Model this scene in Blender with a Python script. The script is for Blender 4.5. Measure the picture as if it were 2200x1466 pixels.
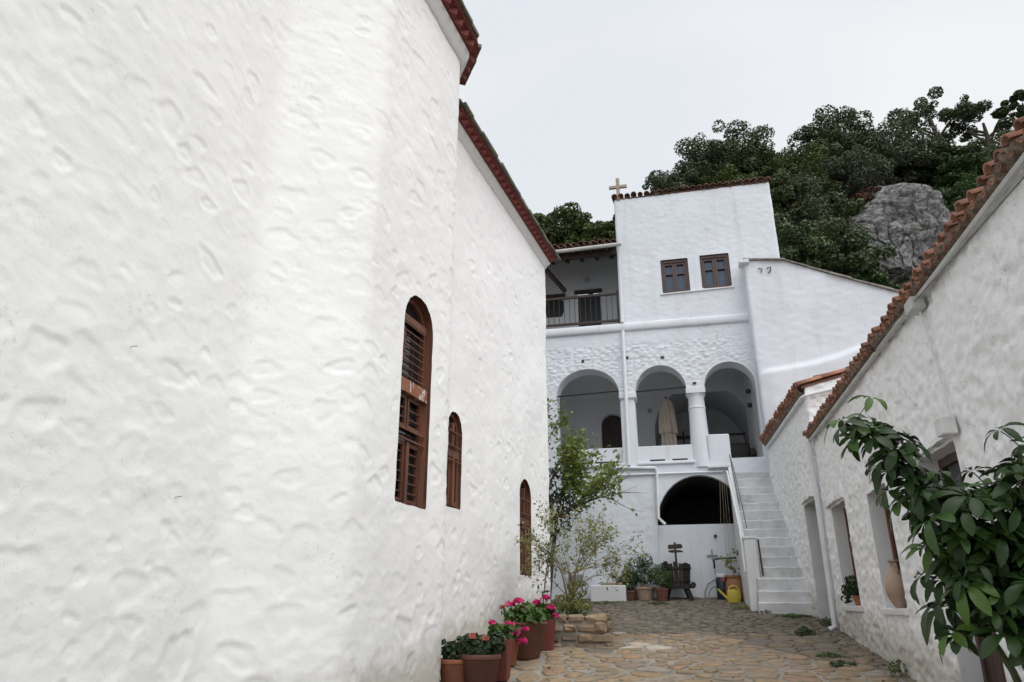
import bpy, math, random
import numpy as np
from mathutils import Vector, Matrix, Euler
R = math.radians
for o in list(bpy.data.objects): bpy.data.objects.remove(o)
S = bpy.context.scene
COL = S.collection

# ------------------------------------------------------------------ camera
cam = bpy.data.cameras.new('camera'); camo = bpy.data.objects.new('camera', cam); COL.objects.link(camo)
cam.sensor_width = 36; cam.lens = 1530/2200*36; cam.clip_end = 600; cam.clip_start = .05
camo.location = (0, 0, 1.6)
camo.rotation_euler = (R(90)+math.atan(570/1530), 0, R(12.8))
S.camera = camo

# ------------------------------------------------------------------ sky, sun, exposure
SUN_DIR = Vector((.46, -.33, .84)).normalized()
W = bpy.data.worlds.new('World'); S.world = W; W.use_nodes = True
nt = W.node_tree; nd = nt.nodes; nd.clear()
out = nd.new('ShaderNodeOutputWorld'); bg = nd.new('ShaderNodeBackground'); bg.inputs[1].default_value = .078
sky = nd.new('ShaderNodeTexSky'); sky.sky_type = 'NISHITA'; sky.sun_disc = False
sky.sun_elevation = math.asin(SUN_DIR.z); sky.sun_rotation = math.atan2(SUN_DIR.x, SUN_DIR.y)
sky.air_density = 1.0; sky.dust_density = 2.0
tc = nd.new('ShaderNodeTexCoord'); mp = nd.new('ShaderNodeMapping')
mp.inputs['Rotation'].default_value = (0, R(25), R(40)); mp.inputs['Scale'].default_value = (1.0, 2.2, 3.0)
nz = nd.new('ShaderNodeTexNoise'); nz.inputs['Scale'].default_value = 1.0; nz.inputs['Detail'].default_value = 4; nz.inputs['Roughness'].default_value = .45
cr = nd.new('ShaderNodeValToRGB')
cr.color_ramp.elements[0].position = .42; cr.color_ramp.elements[0].color = (6.1, 6.35, 6.7, 1)
cr.color_ramp.elements[1].position = .60; cr.color_ramp.elements[1].color = (6.9, 6.95, 7.05, 1)
mx = nd.new('ShaderNodeMix'); mx.data_type = 'RGBA'; mx.inputs[0].default_value = .93
L = nt.links.new
L(tc.outputs['Generated'], mp.inputs[0]); L(mp.outputs[0], nz.inputs['Vector']); L(nz.outputs[0], cr.inputs[0])
L(sky.outputs[0], mx.inputs[6]); L(cr.outputs[0], mx.inputs[7]); L(mx.outputs[2], bg.inputs[0]); L(bg.outputs[0], out.inputs[0])
sl = bpy.data.lights.new('sun', 'SUN'); sl.energy = 1.5; sl.angle = R(80); sl.color = (1, .983, .96)
so = bpy.data.objects.new('sun', sl); COL.objects.link(so); so.rotation_euler = SUN_DIR.to_track_quat('Z', 'Y').to_euler(); so.location = (6, -8, 20)
S.view_settings.view_transform = 'Standard'; S.view_settings.look = 'None'; S.view_settings.gamma = 1
S.view_settings.exposure = 0.80
S.render.engine = 'CYCLES'; S.cycles.max_bounces = 8; S.cycles.diffuse_bounces = 5; S.cycles.use_denoising = True
S.render.resolution_x = 1024; S.render.resolution_y = 682

# ------------------------------------------------------------------ numpy noise
def _h(ix, iy, seed):
    n = (ix.astype(np.int64)*374761393 + iy.astype(np.int64)*668265263 + seed*974711) & 0x7fffffff
    n = ((n ^ (n >> 13))*1274126177) & 0x7fffffff
    return ((n ^ (n >> 16)) & 0xffff)/65535.
def vn(x, y, seed=0):
    ix = np.floor(x); iy = np.floor(y); fx = x-ix; fy = y-iy
    fx = fx*fx*fx*(fx*(fx*6-15)+10); fy = fy*fy*fy*(fy*(fy*6-15)+10)
    a = _h(ix, iy, seed); b = _h(ix+1, iy, seed); c = _h(ix, iy+1, seed); d = _h(ix+1, iy+1, seed)
    return (a*(1-fx)+b*fx)*(1-fy)+(c*(1-fx)+d*fx)*fy - .5
def fbm(x, y, seed=0, o=4, g=.5):
    s = np.zeros_like(x); a = 1.; f = 1.
    for i in range(o):
        s += a*vn(x*f+i*17.3, y*f+i*9.1, seed+i); a *= g; f *= 2.03
    return s
def vor(x, y, seed=0, j=.9):
    ix = np.floor(x); iy = np.floor(y); f1 = np.full(x.shape, 9.); f2 = np.full(x.shape, 9.); idn = np.zeros_like(x)
    for dx in (-1, 0, 1):
        for dy in (-1, 0, 1):
            cx = ix+dx; cy = iy+dy
            px = cx+.5+(_h(cx, cy, seed)-.5)*j; py = cy+.5+(_h(cx, cy, seed+7)-.5)*j
            d = np.hypot(px-x, py-y); c = _h(cx, cy, seed+13)
            nf = d < f1; f2 = np.where(nf, f1, np.minimum(f2, d)); idn = np.where(nf, c, idn); f1 = np.where(nf, d, f1)
    return f1, f2, idn
def sst(t): t = np.clip(t, 0, 1); return t*t*(3-2*t)

# ------------------------------------------------------------------ object helpers
def tag(o, label=None, cat=None, group=None, kind=None):
    if label: o['label'] = label
    if cat: o['category'] = cat
    if group: o['group'] = group
    if kind: o['kind'] = kind
    return o
def setparent(o, p):
    o.parent = p
    if p is not None:
        l = Vector((0, 0, 0)); q = p
        l = Vector(p.get('_o', (0, 0, 0)))
        o.matrix_parent_inverse = Matrix.Translation(-l)
def link(name, me, mat=None, parent=None, loc=None, rot=None, scale=None):
    o = bpy.data.objects.new(name, me); COL.objects.link(o)
    if mat is not None and me is not None and not me.materials: me.materials.append(mat)
    if parent is not None: setparent(o, parent)
    if loc is not None: o.location = loc
    if rot is not None: o.rotation_euler = rot
    if scale is not None: o.scale = scale
    return o
THINGS = []
def thing(name, label, cat, loc, group=None):
    o = bpy.data.objects.new(name, None); COL.objects.link(o); o.location = loc; o['_o'] = tuple(loc); o.empty_display_size = .2
    tag(o, label, cat, group); THINGS.append(o); return o
def npmesh(name, V, F, smooth=True):
    """V (n,3) array; F (m,k) array of quads or tris"""
    me = bpy.data.meshes.new(name); V = np.asarray(V, np.float32); F = np.asarray(F, np.int32); k = F.shape[1]
    me.vertices.add(len(V)); me.vertices.foreach_set('co', V.ravel())
    me.loops.add(F.size); me.loops.foreach_set('vertex_index', F.ravel())
    me.polygons.add(len(F)); me.polygons.foreach_set('loop_start', np.arange(0, F.size, k, dtype=np.int32))
    if smooth: me.polygons.foreach_set('use_smooth', np.ones(len(F), bool))
    me.update(calc_edges=True); me.validate(); return me
class MB:
    """collects shapes; build() makes ONE mesh object"""
    def __init__(s, M=None): s.v = []; s.f = []; s.M = M; s.sm = []
    def add(s, vs, fs, smooth=False):
        n = len(s.v)
        for v in vs: s.v.append(tuple(s.M @ Vector(v)) if s.M is not None else tuple(v))
        for f in fs: s.f.append([i+n for i in f]); s.sm.append(smooth)
        return s
    def box(s, lo, hi, jit=0, rnd=random):
        x0, y0, z0 = lo; x1, y1, z1 = hi
        vs = [(x, y, z) for z in (z0, z1) for y in (y0, y1) for x in (x0, x1)]
        if jit: vs = [(x+rnd.uniform(-jit, jit), y+rnd.uniform(-jit, jit), z+rnd.uniform(-jit, jit)) for x, y, z in vs]
        return s.add(vs, [(0, 2, 3, 1), (4, 5, 7, 6), (0, 1, 5, 4), (2, 6, 7, 3), (0, 4, 6, 2), (1, 3, 7, 5)])
    def prism(s, poly, z0, z1):
        n = len(poly); vs = [(x, y, z0) for x, y in poly]+[(x, y, z1) for x, y in poly]
        return s.add(vs, [tuple(range(n))[::-1], tuple(range(n, 2*n))]+[(i, (i+1) % n, n+(i+1) % n, n+i) for i in range(n)])
    def bar(s, a, b, w, h):
        a = Vector(a); b = Vector(b); d = (b-a).normalized(); up = Vector((0, 0, 1)) if abs(d.z) < .95 else Vector((0, 1, 0))
        x = d.cross(up).normalized()*w/2; y = x.cross(d).normalized()*h/2
        return s.add([a-x-y, a+x-y, a+x+y, a-x+y, b-x-y, b+x-y, b+x+y, b-x+y],
                     [(0, 1, 2, 3), (7, 6, 5, 4), (0, 4, 5, 1), (1, 5, 6, 2), (2, 6, 7, 3), (3, 7, 4, 0)])
    def tube(s, pts, r, n=8, cap=True):
        pts = [Vector(p) for p in pts]; rs = r if isinstance(r, (list, tuple)) else [r]*len(pts)
        vs = []; ref = None
        for i, p in enumerate(pts):
            d = (pts[min(i+1, len(pts)-1)]-pts[max(i-1, 0)]).normalized()
            if ref is None: ref = d.orthogonal().normalized()
            x = (ref-d*ref.dot(d))
            x = x.normalized() if x.length > 1e-5 else d.orthogonal().normalized()
            ref = x; y = d.cross(x)
            for k in range(n):
                a = 2*math.pi*k/n; vs.append(p+(x*math.cos(a)+y*math.sin(a))*rs[i])
        fs = [(i*n+k, i*n+(k+1) % n, (i+1)*n+(k+1) % n, (i+1)*n+k) for i in range(len(pts)-1) for k in range(n)]
        if cap: fs += [tuple(range(n))[::-1], tuple(range((len(pts)-1)*n, len(pts)*n))]
        return s.add(vs, fs, True)
    def lathe(s, prof, c=(0, 0, 0), n=24, sx=1, sy=1, fn=None):
        vs = []
        for r, z in prof:
            for k in range(n):
                a = 2*math.pi*k/n; rr = r*(fn(a, z) if fn else 1); vs.append((c[0]+rr*math.cos(a)*sx, c[1]+rr*math.sin(a)*sy, c[2]+z))
        fs = [(i*n+k, i*n+(k+1) % n, (i+1)*n+(k+1) % n, (i+1)*n+k) for i in range(len(prof)-1) for k in range(n)]
        return s.add(vs, fs, True)
    def mesh(s, name):
        me = bpy.data.meshes.new(name); me.from_pydata([tuple(v) for v in s.v], [], s.f); me.update()
        me.polygons.foreach_set('use_smooth', s.sm)
        if any(s.sm):
            try: me.set_sharp_from_angle(angle=R(40))
            except Exception: pass
        return me
    def build(s, name, mat, parent=None, bevel=0):
        o = link(name, s.mesh(name), mat, parent)
        if bevel:
            b = o.modifiers.new('bevel', 'BEVEL'); b.width = bevel; b.segments = 2; b.limit_method = 'ANGLE'
        return o
def solo(o, label, cat, group=None): return tag(o, label, cat, group)

# ------------------------------------------------------------------ materials
def newmat(name):
    m = bpy.data.materials.new(name); m.use_nodes = True; t = m.node_tree; b = t.nodes['Principled BSDF']; return m, t, b
def N(t, ty, **k):
    n = t.nodes.new(ty)
    for a, v in k.items():
        if a.startswith('i_'): n.inputs[a[2:].replace('_', ' ')].default_value = v
        else: setattr(n, a, v)
    return n
def ramp(t, src, stops):
    r = N(t, 'ShaderNodeValToRGB'); e = r.color_ramp.elements
    while len(e) < len(stops): e.new(.5)
    for el, (p, c) in zip(e, stops): el.position = p; el.color = (*c, 1) if len(c) == 3 else c
    t.links.new(src, r.inputs[0]); return r.outputs[0]
def mixc(t, fac, a, b, mode='MIX'):
    m = N(t, 'ShaderNodeMix', data_type='RGBA', blend_type=mode)
    for i, v in ((0, fac), (6, a), (7, b)):
        if hasattr(v, 'links') or hasattr(v, 'is_linked'): t.links.new(v, m.inputs[i])
        elif i == 0: m.inputs[0].default_value = v
        else: m.inputs[i].default_value = (*v, 1)
    return m.outputs[2]
def pos(t): return N(t, 'ShaderNodeNewGeometry').outputs['Position']
def noise(t, scale, detail=4, rough=.5, vec=None, stretch=None):
    n = N(t, 'ShaderNodeTexNoise'); n.inputs['Scale'].default_value = scale; n.inputs['Detail'].default_value = detail; n.inputs['Roughness'].default_value = rough
    v = vec if vec is not None else pos(t)
    if stretch:
        mp = N(t, 'ShaderNodeMapping'); mp.inputs['Scale'].default_value = stretch; t.links.new(v, mp.inputs[0]); v = mp.outputs[0]
    t.links.new(v, n.inputs['Vector']); return n.outputs[0]
def bump(t, b, h, strength=.5, dist=.01):
    n = N(t, 'ShaderNodeBump'); n.inputs['Strength'].default_value = strength; n.inputs['Distance'].default_value = dist
    t.links.new(h, n.inputs['Height']); t.links.new(n.outputs[0], b.inputs['Normal']); return n
def simple(name, c1, c2=None, scale=6, rough=.7, bscale=0, bstr=.3, bdist=.01, metal=0, stretch=None, obrand=0, spec=.5, detail=5):
    m, t, b = newmat(name); b.inputs['Roughness'].default_value = rough; b.inputs['Metallic'].default_value = metal
    b.inputs['Specular IOR Level'].default_value = spec
    c2 = c2 or tuple(x*.75 for x in c1)
    f = noise(t, scale, detail, .6, stretch=stretch); col = ramp(t, f, [(.32, c1), (.68, c2)])
    if obrand:
        oi = N(t, 'ShaderNodeObjectInfo'); hs = N(t, 'ShaderNodeHueSaturation'); mr = N(t, 'ShaderNodeMapRange')
        mr.inputs[3].default_value = 1-obrand; mr.inputs[4].default_value = 1+obrand; t.links.new(oi.outputs['Random'], mr.inputs[0])
        t.links.new(mr.outputs[0], hs.inputs['Value']); t.links.new(col, hs.inputs['Color']); col = hs.outputs[0]
    t.links.new(col, b.inputs['Base Color'])
    if bscale: bump(t, b, noise(t, bscale, 5, .6, stretch=stretch), bstr, bdist)
    return m
def whitewash(name, base, dark, specks=0., bs=(30, .25, .006), dirt=None, big=.9, streak=.35, pit=22, crack=0., stain=0.):
    """lime wash: brushed-on coats of slightly different white, patches of wear, a few lichen specks, on the rough house walls painted crevice shade"""
    m, t, b = newmat(name); b.inputs['Roughness'].default_value = .85; b.inputs['Specular IOR Level'].default_value = .25
    f = noise(t, big, 6, .62); col = ramp(t, f, [(.34, dark), (.6, base)])
    if streak:
        st = noise(t, 3.2, 5, .6, stretch=(1, 1, .22)); col = mixc(t, ramp(t, st, [(.55, (0, 0, 0)), (.85, (streak,)*3)]), col, tuple(x*.86 for x in dark))
    if specks:
        a = noise(t, pit, 4, .75); c = noise(t, 2.3, 3, .5)
        mu = N(t, 'ShaderNodeMath', operation='MULTIPLY')
        t.links.new(ramp(t, a, [(.585, (0, 0, 0)), (.645, (1, 1, 1))]), mu.inputs[0]); t.links.new(ramp(t, c, [(.45, (0, 0, 0)), (.7, (1, 1, 1))]), mu.inputs[1])
        mm = N(t, 'ShaderNodeMath', operation='MULTIPLY'); t.links.new(mu.outputs[0], mm.inputs[0]); mm.inputs[1].default_value = specks
        col = mixc(t, mm.outputs[0], col, (.16, .14, .11))
    if crack:  # hairline cracks: thin level lines of a noise field, only in some patches
        cn = noise(t, 1.5, 5, .6, stretch=(1, 1, 1.7)); sb = N(t, 'ShaderNodeMath', operation='SUBTRACT'); t.links.new(cn, sb.inputs[0]); sb.inputs[1].default_value = .5
        ab = N(t, 'ShaderNodeMath', operation='ABSOLUTE'); t.links.new(sb.outputs[0], ab.inputs[0]); mk = ramp(t, noise(t, .8, 2, .5), [(.56, (0, 0, 0)), (.66, (crack,)*3)])
        mu = N(t, 'ShaderNodeMath', operation='MULTIPLY'); t.links.new(ramp(t, ab.outputs[0], [(.0015, (1, 1, 1)), (.005, (0, 0, 0))]), mu.inputs[0]); t.links.new(mk, mu.inputs[1]); col = mixc(t, mu.outputs[0], col, (.22, .22, .22))
    if stain:  # long yellowish and grey rain runs
        sn = noise(t, 2.4, 5, .6, stretch=(1.6, 1.6, .10)); col = mixc(t, ramp(t, sn, [(.54, (0, 0, 0)), (.74, (stain,)*3)]), col, (.50, .49, .44))
    if dirt:  # splash dirt above the paving: height over the sloping ground, broken up by noise
        sp = N(t, 'ShaderNodeSeparateXYZ'); t.links.new(pos(t), sp.inputs[0])
        k = N(t, 'ShaderNodeMath', operation='MULTIPLY_ADD'); t.links.new(sp.outputs['Y'], k.inputs[0]); k.inputs[1].default_value = -.105; t.links.new(sp.outputs['Z'], k.inputs[2])
        nn = noise(t, 5, 5, .65); ad = N(t, 'ShaderNodeMath', operation='MULTIPLY_ADD'); t.links.new(nn, ad.inputs[0]); ad.inputs[1].default_value = -dirt*1.7; t.links.new(k.outputs[0], ad.inputs[2])
        fac = ramp(t, ad.outputs[0], [(0.0, (.62,)*3), (.30, (0, 0, 0))])
        col = mixc(t, fac, col, (.42, .38, .31))
    t.links.new(col, b.inputs['Base Color'])
    bump(t, b, noise(t, bs[0], 6, .6), bs[1], bs[2]); return m
def leafmat(name, cols, rough=.5, trans=.25, vscale=1.2, obrand=.25, spec=.4):
    m, t, b = newmat(name); b.inputs['Roughness'].default_value = rough; b.inputs['Specular IOR Level'].default_value = spec
    f = noise(t, vscale, 3, .7); col = ramp(t, f, [(.3+.4*i/(len(cols)-1), c) for i, c in enumerate(cols)])
    at = N(t, 'ShaderNodeAttribute', attribute_name='tone'); hs = N(t, 'ShaderNodeHueSaturation')
    oi = N(t, 'ShaderNodeObjectInfo'); mr = N(t, 'ShaderNodeMapRange'); mr.inputs[3].default_value = 1-obrand; mr.inputs[4].default_value = 1+obrand
    t.links.new(oi.outputs['Random'], mr.inputs[0]); mu = N(t, 'ShaderNodeMath', operation='MULTIPLY_ADD'); 
    t.links.new(at.outputs['Fac'], mu.inputs[0]); mu.inputs[1].default_value = .6; mu.inputs[2].default_value = .62
    m2 = N(t, 'ShaderNodeMath', operation='MULTIPLY'); t.links.new(mu.outputs[0], m2.inputs[0]); t.links.new(mr.outputs[0], m2.inputs[1])
    t.links.new(m2.outputs[0], hs.inputs['Value']); t.links.new(col, hs.inputs['Color']); t.links.new(hs.outputs[0], b.inputs['Base Color'])
    if trans:
        tr = N(t, 'ShaderNodeBsdfTranslucent'); t.links.new(hs.outputs[0], tr.inputs[0]); ms = N(t, 'ShaderNodeMixShader'); ms.inputs[0].default_value = trans
        t.links.new(b.outputs[0], ms.inputs[1]); t.links.new(tr.outputs[0], ms.inputs[2]); t.links.new(ms.outputs[0], t.nodes['Material Output'].inputs[0])
    return m
m_church = whitewash('church_limewash', (.86, .86, .855), (.81, .81, .805), specks=.25, bs=(26, .30, .008), dirt=.35, big=.7)
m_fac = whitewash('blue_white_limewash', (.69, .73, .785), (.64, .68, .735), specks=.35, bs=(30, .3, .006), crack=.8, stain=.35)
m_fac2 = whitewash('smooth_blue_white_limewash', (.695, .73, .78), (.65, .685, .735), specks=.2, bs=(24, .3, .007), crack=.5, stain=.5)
m_right = whitewash('rough_white_limewash', (.875, .885, .895), (.86, .87, .88), specks=.6, bs=(55, .6, .012), dirt=.28, big=2.2, pit=34)  # specks here paint the shade of pits and crevices into the colour
m_stairw = whitewash('worn_step_limewash', (.66, .67, .685), (.46, .465, .47), specks=.8, bs=(40, .45, .008), big=1.9, streak=.5)
m_plain = whitewash('plain_limewash', (.74, .75, .76), (.67, .68, .69), specks=.3, bs=(30, .2, .005))
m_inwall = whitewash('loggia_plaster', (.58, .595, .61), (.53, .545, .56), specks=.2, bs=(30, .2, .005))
m_vault = simple('near_black_vault', (.07, .066, .062), (.04, .037, .034), 3, .9, 20, .3)  # near-black lining for the inside of the niche
m_red = simple('oxblood_painted_brick', (.20, .035, .026), (.12, .028, .022), 9, .75, 40, .3, .004)
m_slab = simple('lichened_slate', (.10, .095, .08), (.17, .15, .10), 9, .9, 25, .6, .01, obrand=.3)
m_brown = simple('chestnut_painted_wood', (.175, .066, .036), (.085, .035, .022), 7, .55, 30, .25, .004, stretch=(1, 1, .25))
m_dkwood = simple('dark_stained_wood', (.045, .026, .02), (.025, .016, .013), 8, .6, 30, .3, .004, stretch=(1, 1, .25))
m_plum = simple('plum_brown_frame_paint', (.085, .05, .045), (.055, .035, .033), 8, .5)
m_oldwood = simple('weathered_press_wood', (.055, .045, .040), (.022, .018, .017), 14, .85, 40, .6, .008, stretch=(1, 1, .2), obrand=.35)
m_black = simple('black_metal', (.012, .012, .013), (.02, .02, .02), 8, .45)
m_grey = simple('grey_plastic', (.30, .31, .32), None, 5, .5)
m_pipe = simple('painted_pipe', (.74, .77, .80), (.66, .69, .72), 6, .55)
m_gutter = simple('dull_zinc_gutter', (.52, .53, .52), (.40, .40, .38), 5, .5, 0)
m_wire = simple('wire', (.10, .10, .10), None, 5, .5)
def glassmat(name, c, rough=.08):
    m, t, b = newmat(name); b.inputs['Base Color'].default_value = (*c, 1); b.inputs['Roughness'].default_value = rough; b.inputs['Specular IOR Level'].default_value = .7; return m
m_glass = glassmat('dark_pane', (.015, .017, .02)); m_glassb = glassmat('blue_pane', (.045, .075, .125), .05)
m_tile = simple('old_clay_tile', (.22, .10, .07), (.13, .095, .075), 9, .9, 30, .4, .006, obrand=.35)
m_tile2 = simple('orange_clay_tile', (.33, .145, .085), (.19, .105, .075), 9, .85, 30, .4, .006, obrand=.28)
m_mort = simple('eave_mortar', (.28, .22, .17), (.08, .06, .045), 18, .95, 30, .9, .02)
m_terra = simple('terracotta', (.33, .125, .065), (.24, .09, .05), 5, .8, 30, .2, .004, obrand=.1)
m_terrad = simple('dark_terracotta', (.155, .062, .040), (.11, .048, .032), 5, .7, 30, .2, .004)
m_redpot = simple('red_painted_pot', (.19, .045, .035), (.13, .035, .03), 5, .6)
m_clay = simple('pale_clay', (.42, .31, .24), (.30, .21, .16), 6, .85, 40, .3, .004)
m_jar = simple('ochre_clay', (.34, .17, .08), (.23, .115, .06), 6, .8, 30, .3, .005)
m_soil = simple('soil', (.06, .042, .03), (.03, .022, .016), 20, .95, 40, .8, .01)
m_yellow = simple('yellow_plastic', (.56, .47, .06), (.48, .39, .05), 4, .45)
m_blue = simple('navy_plastic', (.018, .028, .05), None, 4, .4)
m_whitep = simple('white_plastic', (.75, .75, .74), None, 4, .4)
m_redp = simple('red_plastic', (.45, .03, .03), None, 4, .4)
m_canvas = simple('beige_canvas', (.50, .43, .36), (.40, .34, .28), 5, .9)
m_rock = None
m_bark = simple('bark', (.10, .08, .06), (.05, .04, .032), 14, .95, 30, .8, .01, stretch=(1, 1, .3))
m_twig = simple('pale_twig', (.22, .17, .12), (.13, .10, .075), 14, .9)

# ------------------------------------------------------------------ mesh walls along a path, with openings
def inpoly(x, y, P):
    r = np.zeros(x.shape, bool); n = len(P)
    for i in range(n):
        x0, y0 = P[i]; x1, y1 = P[(i+1) % n]
        if y0 == y1: continue
        c = ((y0 > y) != (y1 > y)); r ^= c & (x < (x1-x0)*(y-y0)/(y1-y0)+x0)
    return r
def nearest(x, y, P):
    A = np.array(P, float); B = np.roll(A, -1, 0); D = B-A; l2 = (D**2).sum(1)+1e-12
    t = np.clip(((x[:, None]-A[None, :, 0])*D[:, 0]+(y[:, None]-A[None, :, 1])*D[:, 1])/l2, 0, 1)
    qx = A[:, 0]+t*D[:, 0]; qy = A[:, 1]+t*D[:, 1]; d = np.hypot(qx-x[:, None], qy-y[:, None]); k = d.argmin(1); i = np.arange(len(x))
    return qx[i, k], qy[i, k], d[i, k]
class Path:
    def __init__(s, pts, res=.03, rnd=0):
        P = np.array(pts, float); seg = np.hypot(*np.diff(P, axis=0).T); c = np.r_[0, np.cumsum(seg)]; s.L = c[-1]
        n = max(int(s.L/res), 4); s.u = np.linspace(0, s.L, n+1)
        x = np.interp(s.u, c, P[:, 0]); y = np.interp(s.u, c, P[:, 1])
        if rnd:
            k = max(int(rnd/res), 1)
            for _ in range(2):
                for a in (x, y):
                    e = np.r_[2*a[0]-a[k:0:-1], a, 2*a[-1]-a[-2:-k-2:-1]]; a[:] = np.convolve(e, np.ones(2*k+1)/(2*k+1), 'valid')
        s.x = x; s.y = y; tx = np.gradient(x); ty = np.gradient(y); l = np.hypot(tx, ty); s.tx = tx/l; s.ty = ty/l
    def at(s, u, d=0):
        x = np.interp(u, s.u, s.x); y = np.interp(u, s.u, s.y); tx = np.interp(u, s.u, s.tx); ty = np.interp(u, s.u, s.ty)
        return x+ty*d, y-tx*d
    def p(s, u, z, d=0):
        x, y = s.at(u, d); return Vector((float(x), float(y), z))
    def frame(s, u, z):  # local axes (along wall, outward, up) at a point
        tx = float(np.interp(u, s.u, s.tx)); ty = float(np.interp(u, s.u, s.ty)); o = s.p(u, z)
        return Matrix(((tx, ty, 0, o.x), (ty, -tx, 0, o.y), (0, 0, 1, o.z), (0, 0, 0, 1)))
def wall(name, path, z0, z1, res, mat, parent, holes=(), disp=None, outer=None, fade=.10):
    nz_ = max(int((z1-z0)/res), 2); z = np.linspace(z0, z1, nz_+1); U, Z = np.meshgrid(path.u, z)
    nu = len(path.u); Uf = U.ravel().copy(); Zf = Z.ravel().copy()
    D = disp(Uf, Zf) if disp else np.zeros_like(Uf)
    idx = np.arange(Uf.size).reshape(U.shape); F = np.stack([idx[:-1, :-1], idx[:-1, 1:], idx[1:, 1:], idx[1:, :-1]], -1).reshape(-1, 4)
    keep = np.ones(len(F), bool)
    for H, inv in [(h, False) for h in holes]+([(outer, True)] if outer else []):
        a = np.array(H); near = np.ones(Uf.size, bool) if inv else ((Uf > a[:, 0].min()-.3) & (Uf < a[:, 0].max()+.3) & (Zf > a[:, 1].min()-.3) & (Zf < a[:, 1].max()+.3))
        ii = np.nonzero(near)[0]; bad = np.zeros(Uf.size, bool); ins = inpoly(Uf[ii], Zf[ii], H); bad[ii] = ~ins if inv else ins
        keep &= ~bad[F].all(1)
        used = np.zeros(Uf.size, bool); used[F[keep].ravel()] = True
        mv = np.nonzero(bad & used)[0]
        if len(mv): Uf[mv], Zf[mv], _ = nearest(Uf[mv], Zf[mv], H)
        if len(ii) < 200000:
            _, _, dd = nearest(Uf[ii], Zf[ii], H); D[ii] *= sst(dd/fade)
    F = F[keep]; used, inv_ = np.unique(F.ravel(), return_inverse=True); F = inv_.reshape(-1, 4)
    x, y = path.at(Uf[used], D[used]); V = np.stack([x, y, Zf[used]], 1)
    return link(name, npmesh(name, V, F), mat, parent)
def reveal(name, path, poly, depth, mat, parent, splay=0, front=.0):
    n = len(poly); c = np.mean(poly, 0); V = []
    for d, k in ((front, 1), (-depth, 1-splay)):
        for u, z in poly: V.append(path.p(c[0]+(u-c[0])*k, c[1]+(z-c[1])*k, d))
    F = [(i, (i+1) % n, n+(i+1) % n, n+i) for i in range(n)]
    return link(name, npmesh(name, np.array([tuple(v) for v in V]), F, False), mat, parent)
def arch(u0, u1, z0, zs, h, n=20, pointed=0):
    """rectangle with an arched head, counter-clockwise from bottom left"""
    c = (u0+u1)/2; w = (u1-u0)/2
    return [(u0, z0), (u1, z0)]+[(c+w*math.cos(math.pi*i/n), zs+h*math.sin(math.pi*i/n)) for i in range(n+1)]
def rect(u0, u1, z0, z1, n=1): return [(u0, z0), (u1, z0), (u1, z1), (u0, z1)]
def wob(poly, a, seed=1, n=None):
    rnd = random.Random(seed); P = []
    for i, (x, y) in enumerate(poly):   # hand-made edges: subdivide long sides, push points about
        x1, y1 = poly[(i+1) % len(poly)]; l = math.hypot(x1-x, y1-y); k = max(int(l/.12), 1)
        for j in range(k): P.append((x+(x1-x)*j/k+rnd.uniform(-a, a), y+(y1-y)*j/k+rnd.uniform(-a, a)))
    return P
def sweep(name, path, prof, mat, parent, u0=None, u1=None, n=80, closed=False):
    us = np.linspace(u0 if u0 is not None else 0, u1 if u1 is not None else path.L, n)
    V = []; k = len(prof)
    for u in us:
        for d, z in prof:
            x, y = path.at(u, d); V.append((float(x), float(y), z))
    F = [(i*k+j, (i+1)*k+j, (i+1)*k+(j+1) % k, i*k+(j+1) % k) for i in range(n-1) for j in range(k if closed else k-1)]
    return link(name, npmesh(name, np.array(V), F, False), mat, parent)

def dents(U, Z, seed, n, umin, umax, zmin, zmax, size=(.09, .19), depth=.02, noiseamp=.012):
    """stones showing as soft hollows through many coats of lime: sharper upper lip, soft lower one"""
    rnd = random.Random(seed); D = noiseamp*2*fbm(U/.9, Z/.9, seed, 3) + .006*fbm(U/.18, Z/.14, seed+3, 3)
    pts = []; tries = 0
    while len(pts) < n and tries < n*60:
        tries += 1; a = rnd.uniform(*size); u = rnd.uniform(umin, umax); z = rnd.uniform(zmin, zmax)
        if any((u-q[0])**2+((z-q[1])*1.4)**2 < (a+q[2])**2*1.0 for q in pts): continue
        pts.append((u, z, a))
    for u, z, a in pts:
        b = a*rnd.uniform(.5, .85); th = rnd.uniform(-.35, .35); d = depth*rnd.choice((.2, .35, .5, .7, 1, 1.3)); sl = rnd.uniform(-.5, .5)
        w = np.nonzero((np.abs(U-u) < a*1.7) & (np.abs(Z-z) < a*1.7))[0]
        if not len(w): continue
        x = U[w]-u; y = Z[w]-z; c, s = math.cos(th), math.sin(th); X = (x*c+y*s)/a; Y = (-x*s+y*c)/b
        ph = np.arctan2(Y, X); r = np.hypot(X, Y)*(1+.15*np.cos(2*ph+u*7)+.11*np.cos(3*ph+z*5)+.06*np.cos(5*ph+u*3))+.14*fbm(x/.07+u*9, y/.07+z*9, seed+1, 3)
        top = sst(.5+.5*np.sin(ph+sl)); wid = .62-.38*top
        cres = 1. if rnd.random() < .75 else top   # some stones only show their upper lip
        D[w] -= d*cres*sst((1.12-r)/wid)*(1-.55*np.exp(-(r/.62)**2))
        D[w] += d*.22*np.exp(-((r-1.2)/.22)**2)
    return D
def rubble(U, Z, seed, cell=(.17, .10), amp=.014, fine=.008):
    f1, f2, i = vor(U/cell[0]+.35*fbm(U/.3, Z/.3, seed+5, 2), Z/cell[1]+.35*fbm(U/.3, Z/.3, seed+9, 2), seed)
    return amp*(sst((f2-f1)/.45)-.5)*(0.6+.8*i) + fine*2*fbm(U/.09, Z/.07, seed, 4, .6) + .012*fbm(U/.8, Z/.8, seed+2, 2)

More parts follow.
